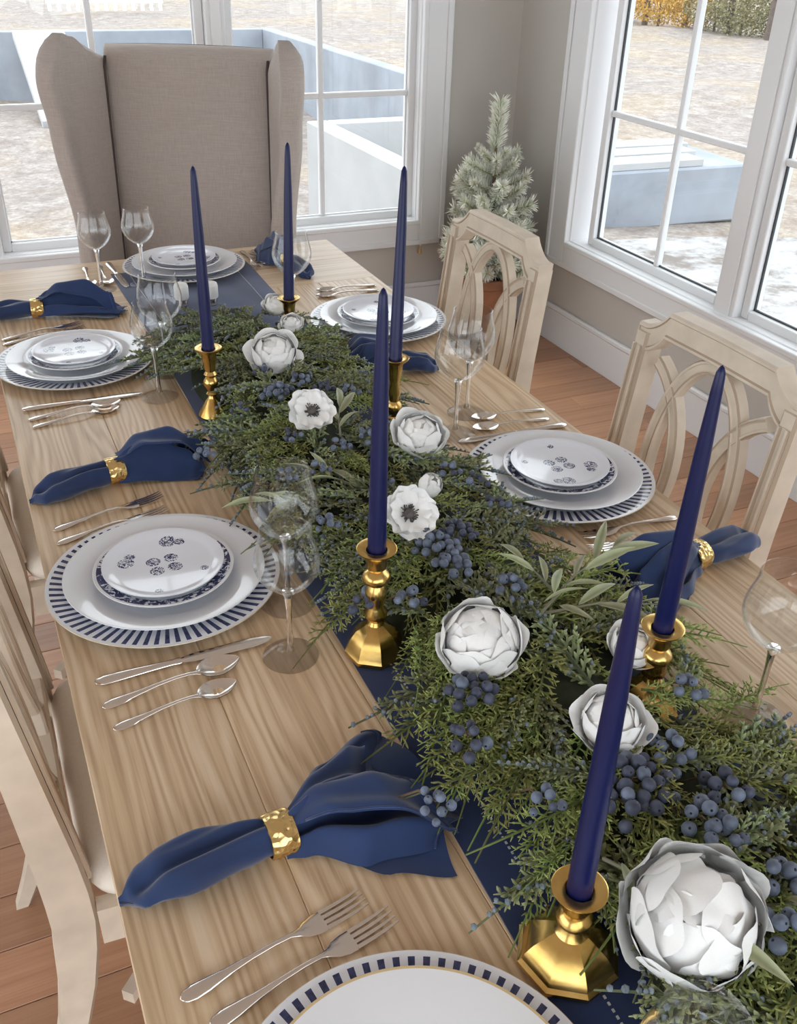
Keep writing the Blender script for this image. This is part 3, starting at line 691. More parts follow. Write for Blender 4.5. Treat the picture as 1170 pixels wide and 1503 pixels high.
# ------------------------------------------------------------------ potted flocked tree
def potted_tree():
    t = thing('potted_tree', 'small flocked pine tree in a brown pot by the window corner', 'tree', (2.085, 3.60, 0))
    b = B(); b.lathe([(0, .0), (.085, .0), (.09, .01), (.118, .24), (.126, .245), (.128, .285), (.116, .287), (.11, .26), (0, .255)], 28); part('pot', b, 'terracotta', t, sharp=35)
    b = B(); b.lathe([(0, .268), (.06, .268), (.1085, .262), (.1085, .256)], 20); part('soil', b, 'soil', t)
    b = B(); b.tube([(0, 0, .26), (.005, 0, .6), (-.002, .003, .95)], [.014, .01, .004], 8); part('trunk', b, 'twig', t)
    def br(seed, L, n):
        r = random.Random(seed); b = B()
        b.tip = .1; b.tube([(0, 0, 0), (L*.5, 0, L*.02), (L, 0, L*.10)], [.004, .003, .001], 5, tips=[.05, .1, .2])
        for i in range(n):
            k_ = r.uniform(.18, 1.0); p = Vector((L*k_, 0, L*.10*k_*k_)); a = r.uniform(0, 2*PI); nl = r.uniform(.026, .044)
            d = Vector((r.uniform(.5, 1.1), math.cos(a), math.sin(a))).normalized()
            b.tube([p, p+d*nl*.6, p+d*nl+Vector((0, 0, .003))], [.0021, .0019, .0004], 3, False, [.3, .75, 1])
        return b.mesh('branch', 'flocked', False)
    ms = [br(i, .15, 230) for i in range(4)]
    R = random.Random(8); levels = [(.29, 9, 1.5), (.34, 9, 1.5), (.40, 9, 1.45), (.46, 8, 1.38), (.52, 8, 1.30), (.58, 8, 1.2), (.64, 7, 1.08), (.70, 7, .95), (.745, 5, .75)]
    for li, (z, n, s) in enumerate(levels):
        for j in range(n):
            a = 2*PI*j/n+li*.6+R.uniform(-.15, .15)
            ob('branch', ms[R.randrange(4)], t, (0, 0, z+R.uniform(-.01, .01)), (0, -R.uniform(.12, .42)-li*.03, a), s*R.uniform(.85, 1.1)*.92)
    ob('leader', ms[0], t, (0, 0, .79), (0, -1.45, .4), 1.35); ob('leader', ms[2], t, (0, .004, .77), (0, -1.50, 2.4), 1.25)
potted_tree()

# ------------------------------------------------------------------ plates
def plate_mesh(name, R_, foot, wellr, wz, rz, mat, th=.0035):
    p = [(0, foot*.0+.0), (wellr*.75, 0), (wellr*.8, 0.0), (wellr, .004), (R_*.985, rz-.003), (R_, rz-.001), (R_*.997, rz), (R_*.985, rz), (wellr*1.04, wz+.0025), (wellr*.94, wz), (0, wz)]
    b = B(); b.lathe(p, 96); return b.mesh(name, mat, True, 50)
PM = {'charger': plate_mesh('charger', .166, 0, .108, .0045, .017, 'charger_print'),
      'dinner': plate_mesh('dinner', .1425, 0, .092, .0042, .022, 'porcelain'),
      'dinner_gold': plate_mesh('dinner_gold', .1425, 0, .092, .0042, .022, 'dinner_gold_print'),
      'salad': plate_mesh('salad', .0995, 0, .066, .0040, .015, 'salad_print'),
      'dessert': plate_mesh('dessert', .0865, 0, .070, .0040, .011, 'dessert_print')}
SET = [(.185, .318, 0, 'beside the two forks and octagonal candlestick'), (.168, 1.150, 0, 'laid between the folded napkin and the knife with two spoons'), (.165, 2.015, 0, 'at the setting next to the salt shakers'),
       (.537, 2.585, -PI/2, 'in front of the wing chair'), (.868, 1.195, PI, 'in front of the chair facing the anemones'), (.876, 2.018, PI, 'in front of the chair before the potted tree')]
for i, (x, y, r_, where) in enumerate(SET):
    tag(ob('charger_plate', PM['charger'], None, (x, y, T+(.0040 if i == 3 else .0002)), (0, 0, .01*i)), 'navy striped white charger plate '+where, 'plate', 'striped charger plates')
    dz = T+(.0040 if i == 3 else .0002)+.0046
    tag(ob('dinner_plate', PM['dinner_gold' if i == 0 else 'dinner'], None, (x+.002, y+.001, dz), (0, 0, 0)), ('gold rimmed white dinner plate ' if i == 0 else 'plain white dinner plate ')+where, 'plate', 'white dinner plates')
    if i:
        ro = r_-PI/2*0 + (0.0)
        tag(ob('salad_plate', PM['salad'], None, (x+.001, y+.002, dz+.0115), (0, 0, ro)), 'blue bordered salad plate '+where, 'plate', 'blue bordered salad plates')
        tag(ob('dessert_plate', PM['dessert'], None, (x+.001, y+.003, dz+.0225), (0, 0, ro)), 'small blue flowered dessert plate '+where, 'plate', 'small flowered plates')

# ------------------------------------------------------------------ goblets
def goblet(rim, mx, hb, hs, foot):
    z0 = .004; zs = z0+.006
    # bowl: thin shell
    b = B(); n = 48; P_ = []
    for i in range(23):
        k_ = i/22; z = hs+hb*k_
        r = mx*math.sin(min(k_/.5, 1)*PI/2)**.62 if k_ < .5 else lerp(mx, rim, prof((k_-.5)/.5, [(0, 0), (1, 1)]))
        P_.append((max(r, .004), z))
    b.lathe(P_+[(rim-.0012, hs+hb+.0004)]+[(max(r-.0012, .001), z+.001) for r, z in P_[::-1]], n); bowl = b.mesh('bowl', 'glass', True, 60)
    b = B(); b.lathe([(.0, hs+.001), (.0075, hs+.002), (.0055, hs-.008), (.0038, hs-.03), (.0036, hs*.5), (.0042, hs*.22), (.0065, .011), (0, .0085)], 20); stem = b.mesh('stem', 'solid_glass', True)
    b = B(); b.lathe([(0, .0), (foot, .0), (foot+.0006, .001), (foot, .0018), (foot*.6, .0032), (.010, .0058), (.0065, .009), (0, .009)], n); ft = b.mesh('foot', 'foot_glass', True, 50)
    return bowl, stem, ft
GM = {'wine': goblet(.0325, .0415, .093, .104, .037), 'water': goblet(.037, .0465, .104, .110, .039)}
GB = [(.284, .928, 'wine', 'smaller wine goblet standing beside the knife and spoons'), (.318, 1.040, 'water', 'larger water goblet overlapping the greenery behind the smaller goblet'),
      (.297, 1.791, 'wine', 'wine goblet by the spoons opposite the brass bell candlestick'), (.338, 1.908, 'water', 'water goblet behind another, next to the salt shakers'),
      (.299, 2.499, 'wine', 'smaller goblet by the spoons in front of the wing chair'), (.409, 2.500, 'wine', 'goblet right beside the plate in front of the wing chair'),
      (.690, 2.105, 'water', 'goblet standing between a navy candle and the striped plate by the potted tree'), (.781, 1.423, 'water', 'goblet standing next to the white peony and teaspoons'),
      (.845, 1.498, 'water', 'goblet half hidden behind another near the white peony'), (.774, .599, 'water', 'empty goblet on bare wood beside the brass candlestick'),
      (.815, .508, 'wine', 'goblet cut off behind the empty goblet on bare wood'), (.350, .236, 'wine', 'goblet whose rim shows beside the big ruffled peony')]
for x, y, kd, lab in GB:
    t = thing('goblet', lab, 'glass', (x, y, T+(.003 if RX0 < x < RX1 else 0)), 0, 'clear stemmed goblets')
    for nm, me in zip(('bowl', 'stem', 'foot'), GM[kd]): ob(nm, me, t)

# ------------------------------------------------------------------ salt and pepper
for (px, py, lab) in ((268, 449, 'white salt shaker between a goblet and a navy candle'), (311, 447, 'white salt shaker right behind a navy candle')):
    p = at(px, py, T+.003); t = thing('salt_shaker', lab.replace('left of', 'beside'), 'shaker', p, 0, 'salt shakers')
    b = B(); b.lathe([(0, 0), (.013, 0), (.0145, .002), (.0145, .006), (.012, .018), (0, .018)], 24); part('base', b, 'steel', t)
    b = B()
    for i in range(10):
        a = 2*PI*i/10; b.tube([(.0125*math.cos(a), .0125*math.sin(a), .004), (.0155*math.cos(a), .0155*math.sin(a), .022)], .0016, 5)
    part('fluting', b, 'steel', t)
    b = B(); b.lathe([(0, .019), (.0165, .019), (.018, .022), (.018, .050), (.016, .056), (.010, .059), (0, .06)], 28); part('body', b, 'shaker_white', t, sharp=50)

# ------------------------------------------------------------------ candles and candlesticks
def stick(kind, h):
    b = B()
    cup = [(.012, h-.030), (.0135, h-.026), (.0145, h-.012), (.024, h-.004), (.0255, h-.001), (.024, h), (.0135, h-.003), (.0128, h-.014), (0, h-.014)]
    if kind == 'oct':                                   # low octagonal base
        b.lathe([(0, 0), (.048, 0), (.050, .004), (.050, .008), (.046, .011), (.044, .016), (.036, .026), (.022, .036), (.016, .040)], 8, rot=PI/8)
        base = b; b = B(); b.lathe([(0, .040), (.016, .040), (.0105, .047), (.0105, .052), (.0165, .056), (.0165, .061), (.011, .066)]+cup, 32)
    elif kind == 'baluster':
        b.lathe([(0, 0), (.040, 0), (.041, .003), (.041, .007), (.038, .012), (.034, .024), (.026, .036), (.015, .044), (.011, .047)], 8, rot=PI/8)
        base = b; b = B(); m = h-.165
        b.lathe([(0, .047), (.011, .047), (.0085, .052), (.014, .058), (.0155, .066), (.0105, .074), (.0105, .080), (.0135, .090), (.0145, .100+m), (.0095, .109+m), (.017, .116+m), (.0185, .121+m), (.016, .127+m), (.0095, .132+m)]+cup, 32)
    else:                                               # round bell foot with knops
        b.lathe([(0, 0), (.028, 0), (.029, .003), (.027, .008), (.021, .018), (.014, .030), (.009, .037)], 32)
        base = b; b = B(); m = h-.14
        b.lathe([(0, .037), (.009, .037), (.007, .042), (.011, .046), (.0075, .050), (.0095, .056), (.015, .066), (.0145, .073), (.0085, .080), (.0125, .086+m*.5), (.0085, .092+m), (.011, .100+m)]+cup, 32)
    return base.mesh('base', 'brass', True, 25), b.mesh('shaft', 'brass', True, 50)
def candle(L, lean):
    b = B(); pr = [(0, 0), (.0118, 0), (.0118, .02), (.0108, L*.35), (.0088, L*.7), (.0062, L*.92), (.0050, L*.975), (.0026, L*.992), (0, L)]
    b.lathe([(0, 0)]+pr[1:], 24); return b.mesh('taper', 'candle', True, 40)
CA = [((306, 515), (283, 245), .14, 'bell', (.373, 1.653), 'beside the goblets next to the salt shakers'), ((424, 441), (422, 210), .115, 'bell', None, 'by the goblet where the greenery ends'),
      ((580, 530), (594, 240), .165, 'bell', None, 'in front of the folded napkin across from the peony'), ((553, 811), (563, 425), .165, 'baluster', None, 'on a turned brass candlestick next to the anemone'),
      ((972, 926), (1060, 540), .13, 'baluster', None, 'against the carved chair, near the napkin with gold ring'), ((850, 1310), (935, 865), .10, 'oct', None, 'in the low octagonal candlestick near the ruffled peony')]
CPOS = []
SL = ['round footed brass candlestick next to the goblets and the knife', 'brass candlestick by the small peony at the end of the garland', 'knopped brass candlestick in front of the half hidden napkin', 'turned brass candlestick on an octagonal foot beside the anemone', 'brass candlestick on bare wood edge near the empty goblet', 'low brass candlestick with broad octagonal foot and stitched runner below']
for (cb, ct, h, kind, pos, where), lab2 in zip(CA, SL):
    L = .335
    p = at(cb[0], cb[1], T+h-.004); q = at(ct[0], ct[1], T+h-.014+L); zb = T+.0035
    CPOS.append((p.x, p.y))
    t = thing('candlestick', lab2, 'candlestick', (p.x, p.y, zb), 0, 'brass candlesticks')
    m1, m2 = stick(kind, h); ob('base', m1, t, rot=(0, 0, .2)); ob('shaft', m2, t)
    d = Vector((q.x-p.x, q.y-p.y, L)); me = candle(L, None)
    o = tag(ob('taper_candle', me, None, (p.x, p.y, zb+h-.0135)), 'navy blue taper candle '+where, 'candle', 'navy taper candles')
    o.rotation_euler = Vector((0, 0, 1)).rotation_difference(d.normalized()).to_euler()

# ------------------------------------------------------------------ cutlery
def handle_sec(b, secs, n=10):
    """secs: (x, half width, half thickness, z centre)"""
    rings = []
    for x, w_, h, z in secs:
        rings.append([b.v((x, w_*math.copysign(abs(math.cos(2*PI*j/n))**.8, math.cos(2*PI*j/n)), z+h*math.sin(2*PI*j/n))) for j in range(n)])
    for A_, C_ in zip(rings, rings[1:]):
        for j in range(n): k_ = (j+1) % n; b.f(A_[j], C_[j], C_[k_], A_[k_])
    b.f(*rings[0]); b.f(*rings[-1][::-1])
HND = [(0, .001, .0006, .0022), (.0015, .0040, .0013, .0024), (.005, .0065, .0018, .0026), (.013, .0082, .0024, .003), (.026, .0074, .0026, .0036), (.045, .0048, .0022, .005), (.070, .0032, .0019, .0075), (.095, .0027, .0018, .0085), (.112, .0028, .0018, .0075)]
def fork_mesh():
    b = B(); handle_sec(b, HND+[(.120, .0045, .0016, .006), (.128, .0088, .0014, .0045), (.138, .0112, .0012, .0035), (.148, .0114, .0012, .0034)])
    for k_ in range(4):
        y = -.0092+k_*.00613; P_ = [(.147, y*1.0, .0034), (.165, y*1.02, .0036), (.180, y*1.03, .005), (.193, y*1.03, .0078)]
        rings = []
        for i, (x, yy, z) in enumerate(P_):
            w_ = (.0021, .0019, .0016, .0007)[i]; rings.append([b.v((x, yy-w_, z-.0008)), b.v((x, yy+w_, z-.0008)), b.v((x, yy+w_, z+.0008)), b.v((x, yy-w_, z+.0008))])
        for A_, C_ in zip(rings, rings[1:]):
            for j in range(4): m = (j+1) % 4; b.f(A_[j], C_[j], C_[m], A_[m])
        b.f(*rings[-1][::-1])
    return b.mesh('fork', 'steel', True, 50)
def spoon_mesh():
    b = B(); handle_sec(b, HND+[(.122, .0042, .0016, .0058), (.128, .0062, .0012, .0050)])
    def fn(side):
        def g(u, v):
            x = .124+.058*u; w_ = .0198*math.sin(PI*u**.82)**.62 if 0 < u < 1 else .0008; w_ = max(w_, .0042*(1-u) if u < .3 else .0005); s = 2*v-1
            dep = .0068*(1-s*s)*math.sin(PI*min(max(u, .02), .98))**.8
            return (x, w_*s, .0078-.0035*math.sin(PI*u)*.4-dep+side)
        return g
    b.grid(fn(0), 18, 12); b.grid(fn(-.0009), 18, 12)
    return b.mesh('spoon', 'steel', True, 60)
def knife_meshes():
    b = B(); handle_sec(b, [(0, .002, .001, .004), (.002, .006, .002, .004), (.012, .0088, .0032, .0042), (.03, .0085, .0036, .0044), (.07, .0062, .0032, .0044), (.098, .0052, .0030, .0044), (.106, .0062, .0030, .0044), (.110, .005, .002, .0044)]); hd = b.mesh('handle', 'steel', True, 50)
    b = B(); handle_sec(b, [(.108, .0046, .0011, .0044), (.125, .0085, .0010, .0044), (.17, .0095, .0009, .0044), (.205, .0098, .0008, .0044), (.222, .0070, .0007, .0044), (.231, .0022, .0004, .0044)], 8); bl = b.mesh('blade', 'steel', True, 50)
    return hd, bl
FORK, SPOON, KNIFE = fork_mesh(), spoon_mesh(), knife_meshes()
def lay(kind, a, b_, label):
    r_ = math.atan2(b_[1]-a[1], b_[0]-a[0]); g = {'fork': 'silver forks', 'spoon': 'silver spoons', 'knife': 'silver knives'}[kind]
    if kind == 'knife':
        t = thing('knife', label, 'knife', (a[0], a[1], T), r_, g); ob('handle', KNIFE[0], t); ob('blade', KNIFE[1], t)
    else:
        L = math.hypot(b_[0]-a[0], b_[1]-a[1])/(.193 if kind == 'fork' else .182)
        tag(ob(kind, FORK if kind == 'fork' else SPOON, None, (a[0], a[1], T-.0004), (0, 0, r_), L), label, kind, g)
lay('fork', (.042, .518), (.231, .548), 'silver fork lying beside the large napkin with gold ring')
lay('fork', (.060, .484), (.250, .519), 'silver fork lying against the striped plate below the other fork')
lay('knife', (.039, .968), (.27, .968), 'silver knife by the striped plate above two spoons')
lay('spoon', (.040, .922), (.219, .943), 'silver spoon lying between a knife and another spoon')
lay('spoon', (.046, .879), (.203, .902), 'silver teaspoon on bare wood, outermost below the knife')
lay('fork', (.036, 1.353), (.215, 1.394), 'silver fork lying next to the twisted napkin')
lay('fork', (.036, 1.312), (.215, 1.349), 'silver fork half tucked behind the striped plate')
lay('knife', (.035, 1.818), (.27, 1.812), 'silver knife below the plate near the goblets and shakers')
lay('spoon', (.041, 1.770), (.22, 1.793), 'silver spoon between knife and spoon near the brass bell candlestick')
lay('spoon', (.045, 1.735), (.212, 1.765), 'silver teaspoon outermost by the brass bell candlestick')
lay('fork', (.030, 2.185), (.215, 2.225), 'silver fork between a striped plate and the napkin opposite the shakers')
lay('fork', (.030, 2.215), (.215, 2.262), 'silver fork lying against the napkin opposite the shakers')
lay('spoon', (.285, 2.70), (.272, 2.52), 'outer silver spoon beside the setting of the wing chair')
lay('spoon', (.325, 2.70), (.318, 2.52), 'inner silver spoon beside the setting of the wing chair')
lay('knife', (.350, 2.715), (.362, 2.48), 'silver knife at the edge of the plate before the wing chair')
lay('fork', (.735, 2.71), (.728, 2.52), 'inner silver fork beside the plate before the wing chair')
lay('fork', (.768, 2.71), (.760, 2.52), 'silver fork against the napkin before the wing chair')
lay('spoon', (1.000, 1.452), (.840, 1.466), 'silver teaspoon above the striped plate, farthest from its rim')
lay('spoon', (.985, 1.412), (.820, 1.424), 'silver spoon above the striped plate beside the teaspoon')
lay('knife', (1.000, 1.374), (.77, 1.385), 'silver knife against the rim of the striped plate beside the spoons')
lay('fork', (.985, 1.015), (.800, 1.022), 'silver fork below the striped plate, next to its rim')
lay('fork', (.972, .972), (.790, .985), 'silver fork partly covered by the navy napkin')
lay('spoon', (.975, 2.245), (.80, 2.250), 'silver spoon beyond the plate by the potted tree')
lay('spoon', (.985, 2.285), (.815, 2.290), 'silver teaspoon outermost beyond the plate by the potted tree')

# ------------------------------------------------------------------ napkins
def napkin_meshes(seed, Lt, Lf, wf, skew=0.0):
    R = random.Random(seed); ph = [R.uniform(0, 2*PI) for _ in range(6)]
    # tail: folded loop, two soft lobes with a crease on top
    b = B()
    def tail(u, v):
        x = -Lt*u; a = v*2*PI
        w_ = prof(u, [(0, .0185), (.25, .025), (.6, .033), (.85, .026), (1, .003)]); h = prof(u, [(0, .0175), (.3, .0185), (.7, .017), (.92, .010), (1, .004)])
        c, s_ = math.cos(a), math.sin(a); y = w_*math.copysign(abs(c)**.85, c); z = h*s_
        cre = math.exp(-((y-.004*math.sin(u*3+ph[0]))/(.0055+.004*u))**2)*prof(u, [(0, .006), (.3, .010), (.8, .013), (.97, .003), (1, 0)])
        if s_ > 0: z -= cre; z += .0022*math.sin(y*330+u*5+ph[1])*u*(1-u)*3
        z += .0015*math.sin(9*u+3*a+ph[2])
        y += .008*math.sin(u*2.2)*skew
        return (x, y, max(z+h, .0006 if s_ > -.5 else .0003) + .004*(1-u))
    b.grid(tail, 40, 64, True); tl = b.mesh('tail', 'napkin', True)
    # fan: gathered at the ring, spreading into pleats, thin cloth edge
    b = B(); K = 7.5
    def fan(u, v):
        s = 2*v-1; uu = u
        Lv = Lf*(1-.16*s*s+.14*math.sin(3.1*s+ph[3])+.08*math.sin(6*s+ph[4]))
        W_ = prof(uu, [(0, .021), (.15, .030), (.5, wf*.75), (1, wf)])
        amp = prof(uu, [(0, .005), (.15, .012), (.45, .022), (.8, .017), (1, .010)])
        pl = math.sin(s*K*.9+ph[0]+.8*math.sin(2.5*uu+ph[1])); pl = math.copysign(abs(pl)**.7, pl)
        hump = prof(uu, [(0, .036), (.25, .046), (.6, .040), (.85, .024), (1, .006)])*(1-abs(s)**3)
        z = .004 + hump*.75 + amp*pl*(1-.45*abs(s))*(1-.35*abs(s)**3)
        y = W_*(s + .10*math.sin(s*K+ph[2])*uu) + .012*skew*uu*uu
        x = Lv*uu - .012*uu*abs(pl)*.5
        return (x, y, max(z, .0025+.001*math.sin(40*s)))
    top = b.grid(fan, 44, 96)
    fl = b.mesh('fan', 'napkin', True)
    # underside layers and a loose folded flap with hem
    b = B()
    def fan2(u, v):
        s = 2*v-1; Lv = Lf*(1.02-.10*abs(s)+.08*math.sin(2.3*s+ph[5])); W_ = prof(u, [(0, .017), (.2, .026), (.6, wf*.80), (1, wf*1.06)])
        return (Lv*u, W_*s-.010*u*skew, .0022+.005*u*(1+math.sin(s*6+ph[2]+u*2))*(1-abs(s)*.5)+prof(u, [(0, .010), (.3, .003), (1, 0)]))
    b.grid(fan2, 24, 40); un = b.mesh('under_fold', 'napkin', True)
    b = B()
    def flap(u, v):
        s = 2*v-1; k_ = prof(u, [(0, .012), (.4, .026), (1, wf*.42)])
        x = Lf*(.04+.86*u)*(1-.08*s); y = -wf*.34*u + k_*s*(.9+.2*u)
        return (x, y, prof(u, [(0, .038), (.3, .060), (.65, .062), (1, .034)]) - .026*abs(s)**1.8*u + .010*math.sin(3.6*s+ph[4]+2*u)*u)
    b.grid(flap, 30, 36)
    def flap2(u, v):
        s = 2*v-1; k_ = prof(u, [(0, .010), (.4, .020), (1, wf*.34)])
        x = Lf*(.03+.66*u)*(1+.12*s); y = wf*.46*u + k_*s
        return (x, y, prof(u, [(0, .034), (.35, .052), (.75, .050), (1, .030)]) - .022*abs(s)**1.7*u + .009*math.sin(4.2*s+ph[1]+2.5*u)*u)
    b.grid(flap2, 26, 30); fp = b.mesh('flap', 'napkin', True)
    b = B()
    e = [flap(u, .04) for u in [i/14*.9+.1 for i in range(15)]]; b.tube([(p[0], p[1], p[2]+.0006) for p in e], .0012, 5)
    e = [flap(.955, v) for v in [i/14 for i in range(15)]]; b.tube([(p[0], p[1], p[2]+.0008) for p in e], .0010, 5)
    e = [fan(.97, i/40) for i in range(41)]; b.tube([(p[0], p[1], p[2]+.0006) for p in e], .0011, 5)
    hm = b.mesh('hem', 'napkin', True)
    return tl, fl, un, fp, hm
def ring_mesh():
    b = B(); n = 48; pr = [(.0205, -.014), (.0225, -.0135), (.0235, -.008), (.0232, 0), (.0236, .008), (.0225, .0135), (.0205, .014), (.0203, 0)]
    b.lathe(pr, n, close=True)
    b.V = [(z, x*1.0, y*.92+.0216) for x, y, z in b.V]; return b.mesh('napkin_ring', 'hammered_gold', True, 50)
RING = ring_mesh()
NAP = [(.175, .640, .06, .165, .175, .098, 1.0, 'large fanned navy napkin beside two forks and the octagonal candlestick', 3, 1.0), (.155, 1.474, .13, .145, .165, .055, 1.0, 'twisted navy napkin beyond the striped plate with two goblets', 5, -.6),
       (.125, 2.345, -.10, .14, .19, .058, 1.0, 'navy napkin lying by the two forks opposite the salt shakers', 8, .7), (.915, .888, PI+.22, .145, .165, .075, 1.0, 'navy napkin with open loop against the carved dining chair', 13, .8),
       (.815, 2.515, 1.75, .13, .16, .055, .95, 'navy napkin beside the plate in front of the wing chair', 17, .4), (.800, 1.745, PI-.35, .10, .13, .075, .95, 'navy napkin half hidden behind the blue candle and greenery', 23, .5)]
for x, y, r_, Lt, Lf, wf, sc, lab, sd, sk in NAP:
    t = thing('napkin', lab, 'napkin', (x, y, T+.0005), r_, 'navy linen napkins')
    for nm, me in zip(('tail', 'fan', 'under_fold', 'flap', 'hem'), napkin_meshes(sd, Lt, Lf, wf, sk)): ob(nm, me, t, sc=(sc, sc, sc*(1.3 if wf < .08 and nm != 'tail' else 1.08)))
    tag(ob('napkin_ring', RING, None, (x, y, T+.0005), (0, 0, r_), sc*1.05), 'hammered gold ring around the '+lab, 'napkin ring', 'hammered gold napkin rings')

# ------------------------------------------------------------------ garland
def gcx(y): return .532+.028*math.sin(y*2.6+.4)
def ghw(y): return prof(y, [(.0, .16), (.25, .17), (.6, .185), (.9, .185), (1.2, .175), (1.5, .185), (1.85, .20), (2.1, .15), (2.25, .08)])
def ghz(s, y): return prof(y, [(0, .058), (2.0, .058), (2.25, .03)])*max(0, 1-abs(s)**2.2)
def frond(seed, L, spacing, blen, sub, rr, kind):
    r = random.Random(seed); b = B(); mats = 1
    curve = r.uniform(-.12, .12); droop = r.uniform(.08, .2)
    def P(k_): return Vector((L*k_, L*curve*k_*k_, -L*droop*k_*k_))
    n = int(L/spacing); spots = []
    b.tube([P(i/6) for i in range(7)], [rr*1.3*(1-i/7)+.0006 for i in range(7)], 4, True, [.05*i for i in range(7)])
    for i in range(1, n):
        k_ = i/n; side = 1 if i % 2 else -1; p = P(k_)
        env = (math.sin(PI*min(1, k_*1.15+.12))**.6)*(1-.45*k_)
        bl = blen*env*r.uniform(.75, 1.2); ang = r.uniform(.55, .95)*side; el = r.uniform(-.3, .45)
        d = Vector((math.cos(ang), math.sin(ang), el)).normalized(); e = p+d*bl+Vector((bl*.18, 0, -bl*.1)); mid = p+d*bl*.5+Vector((0, 0, bl*.06))
        b.tube([p, mid, e], [rr, rr*.9, rr*.25], 3, False, [.25, .55, 1])
        m = int(bl/sub); spots += [mid, p.lerp(mid, .5), mid.lerp(e, .5)]
        for j in range(1, m):
            q = j/m; c = p.lerp(mid, q*2) if q < .5 else mid.lerp(e, q*2-1); sd = 1 if j % 2 else -1
            a2 = ang+sd*r.uniform(.5, .85); l2 = blen*.30*(1-.55*q)*r.uniform(.7, 1.3)
            d2 = Vector((math.cos(a2), math.sin(a2), el+r.uniform(-.5, .7))).normalized()
            b.tube([c, c+d2*l2*.6, c+d2*l2], [rr*.95, rr*1.0, rr*.2], 3, False, [.4, .75, 1])
    if kind == 'juniper':
        b.mi = 1; b.tip = 0
        for i in range(16):
            p = r.choice(spots)+Vector((0, 0, .0022)); b.ball(p, r.uniform(.0022, .0034), 5, 3)
    return b.mesh('sprig', ['juniper', 'berry_small'] if kind == 'juniper' else 'cedar', False)
simple('berry_small', (.17, .21, .24), .7, var=.4, scale=90)
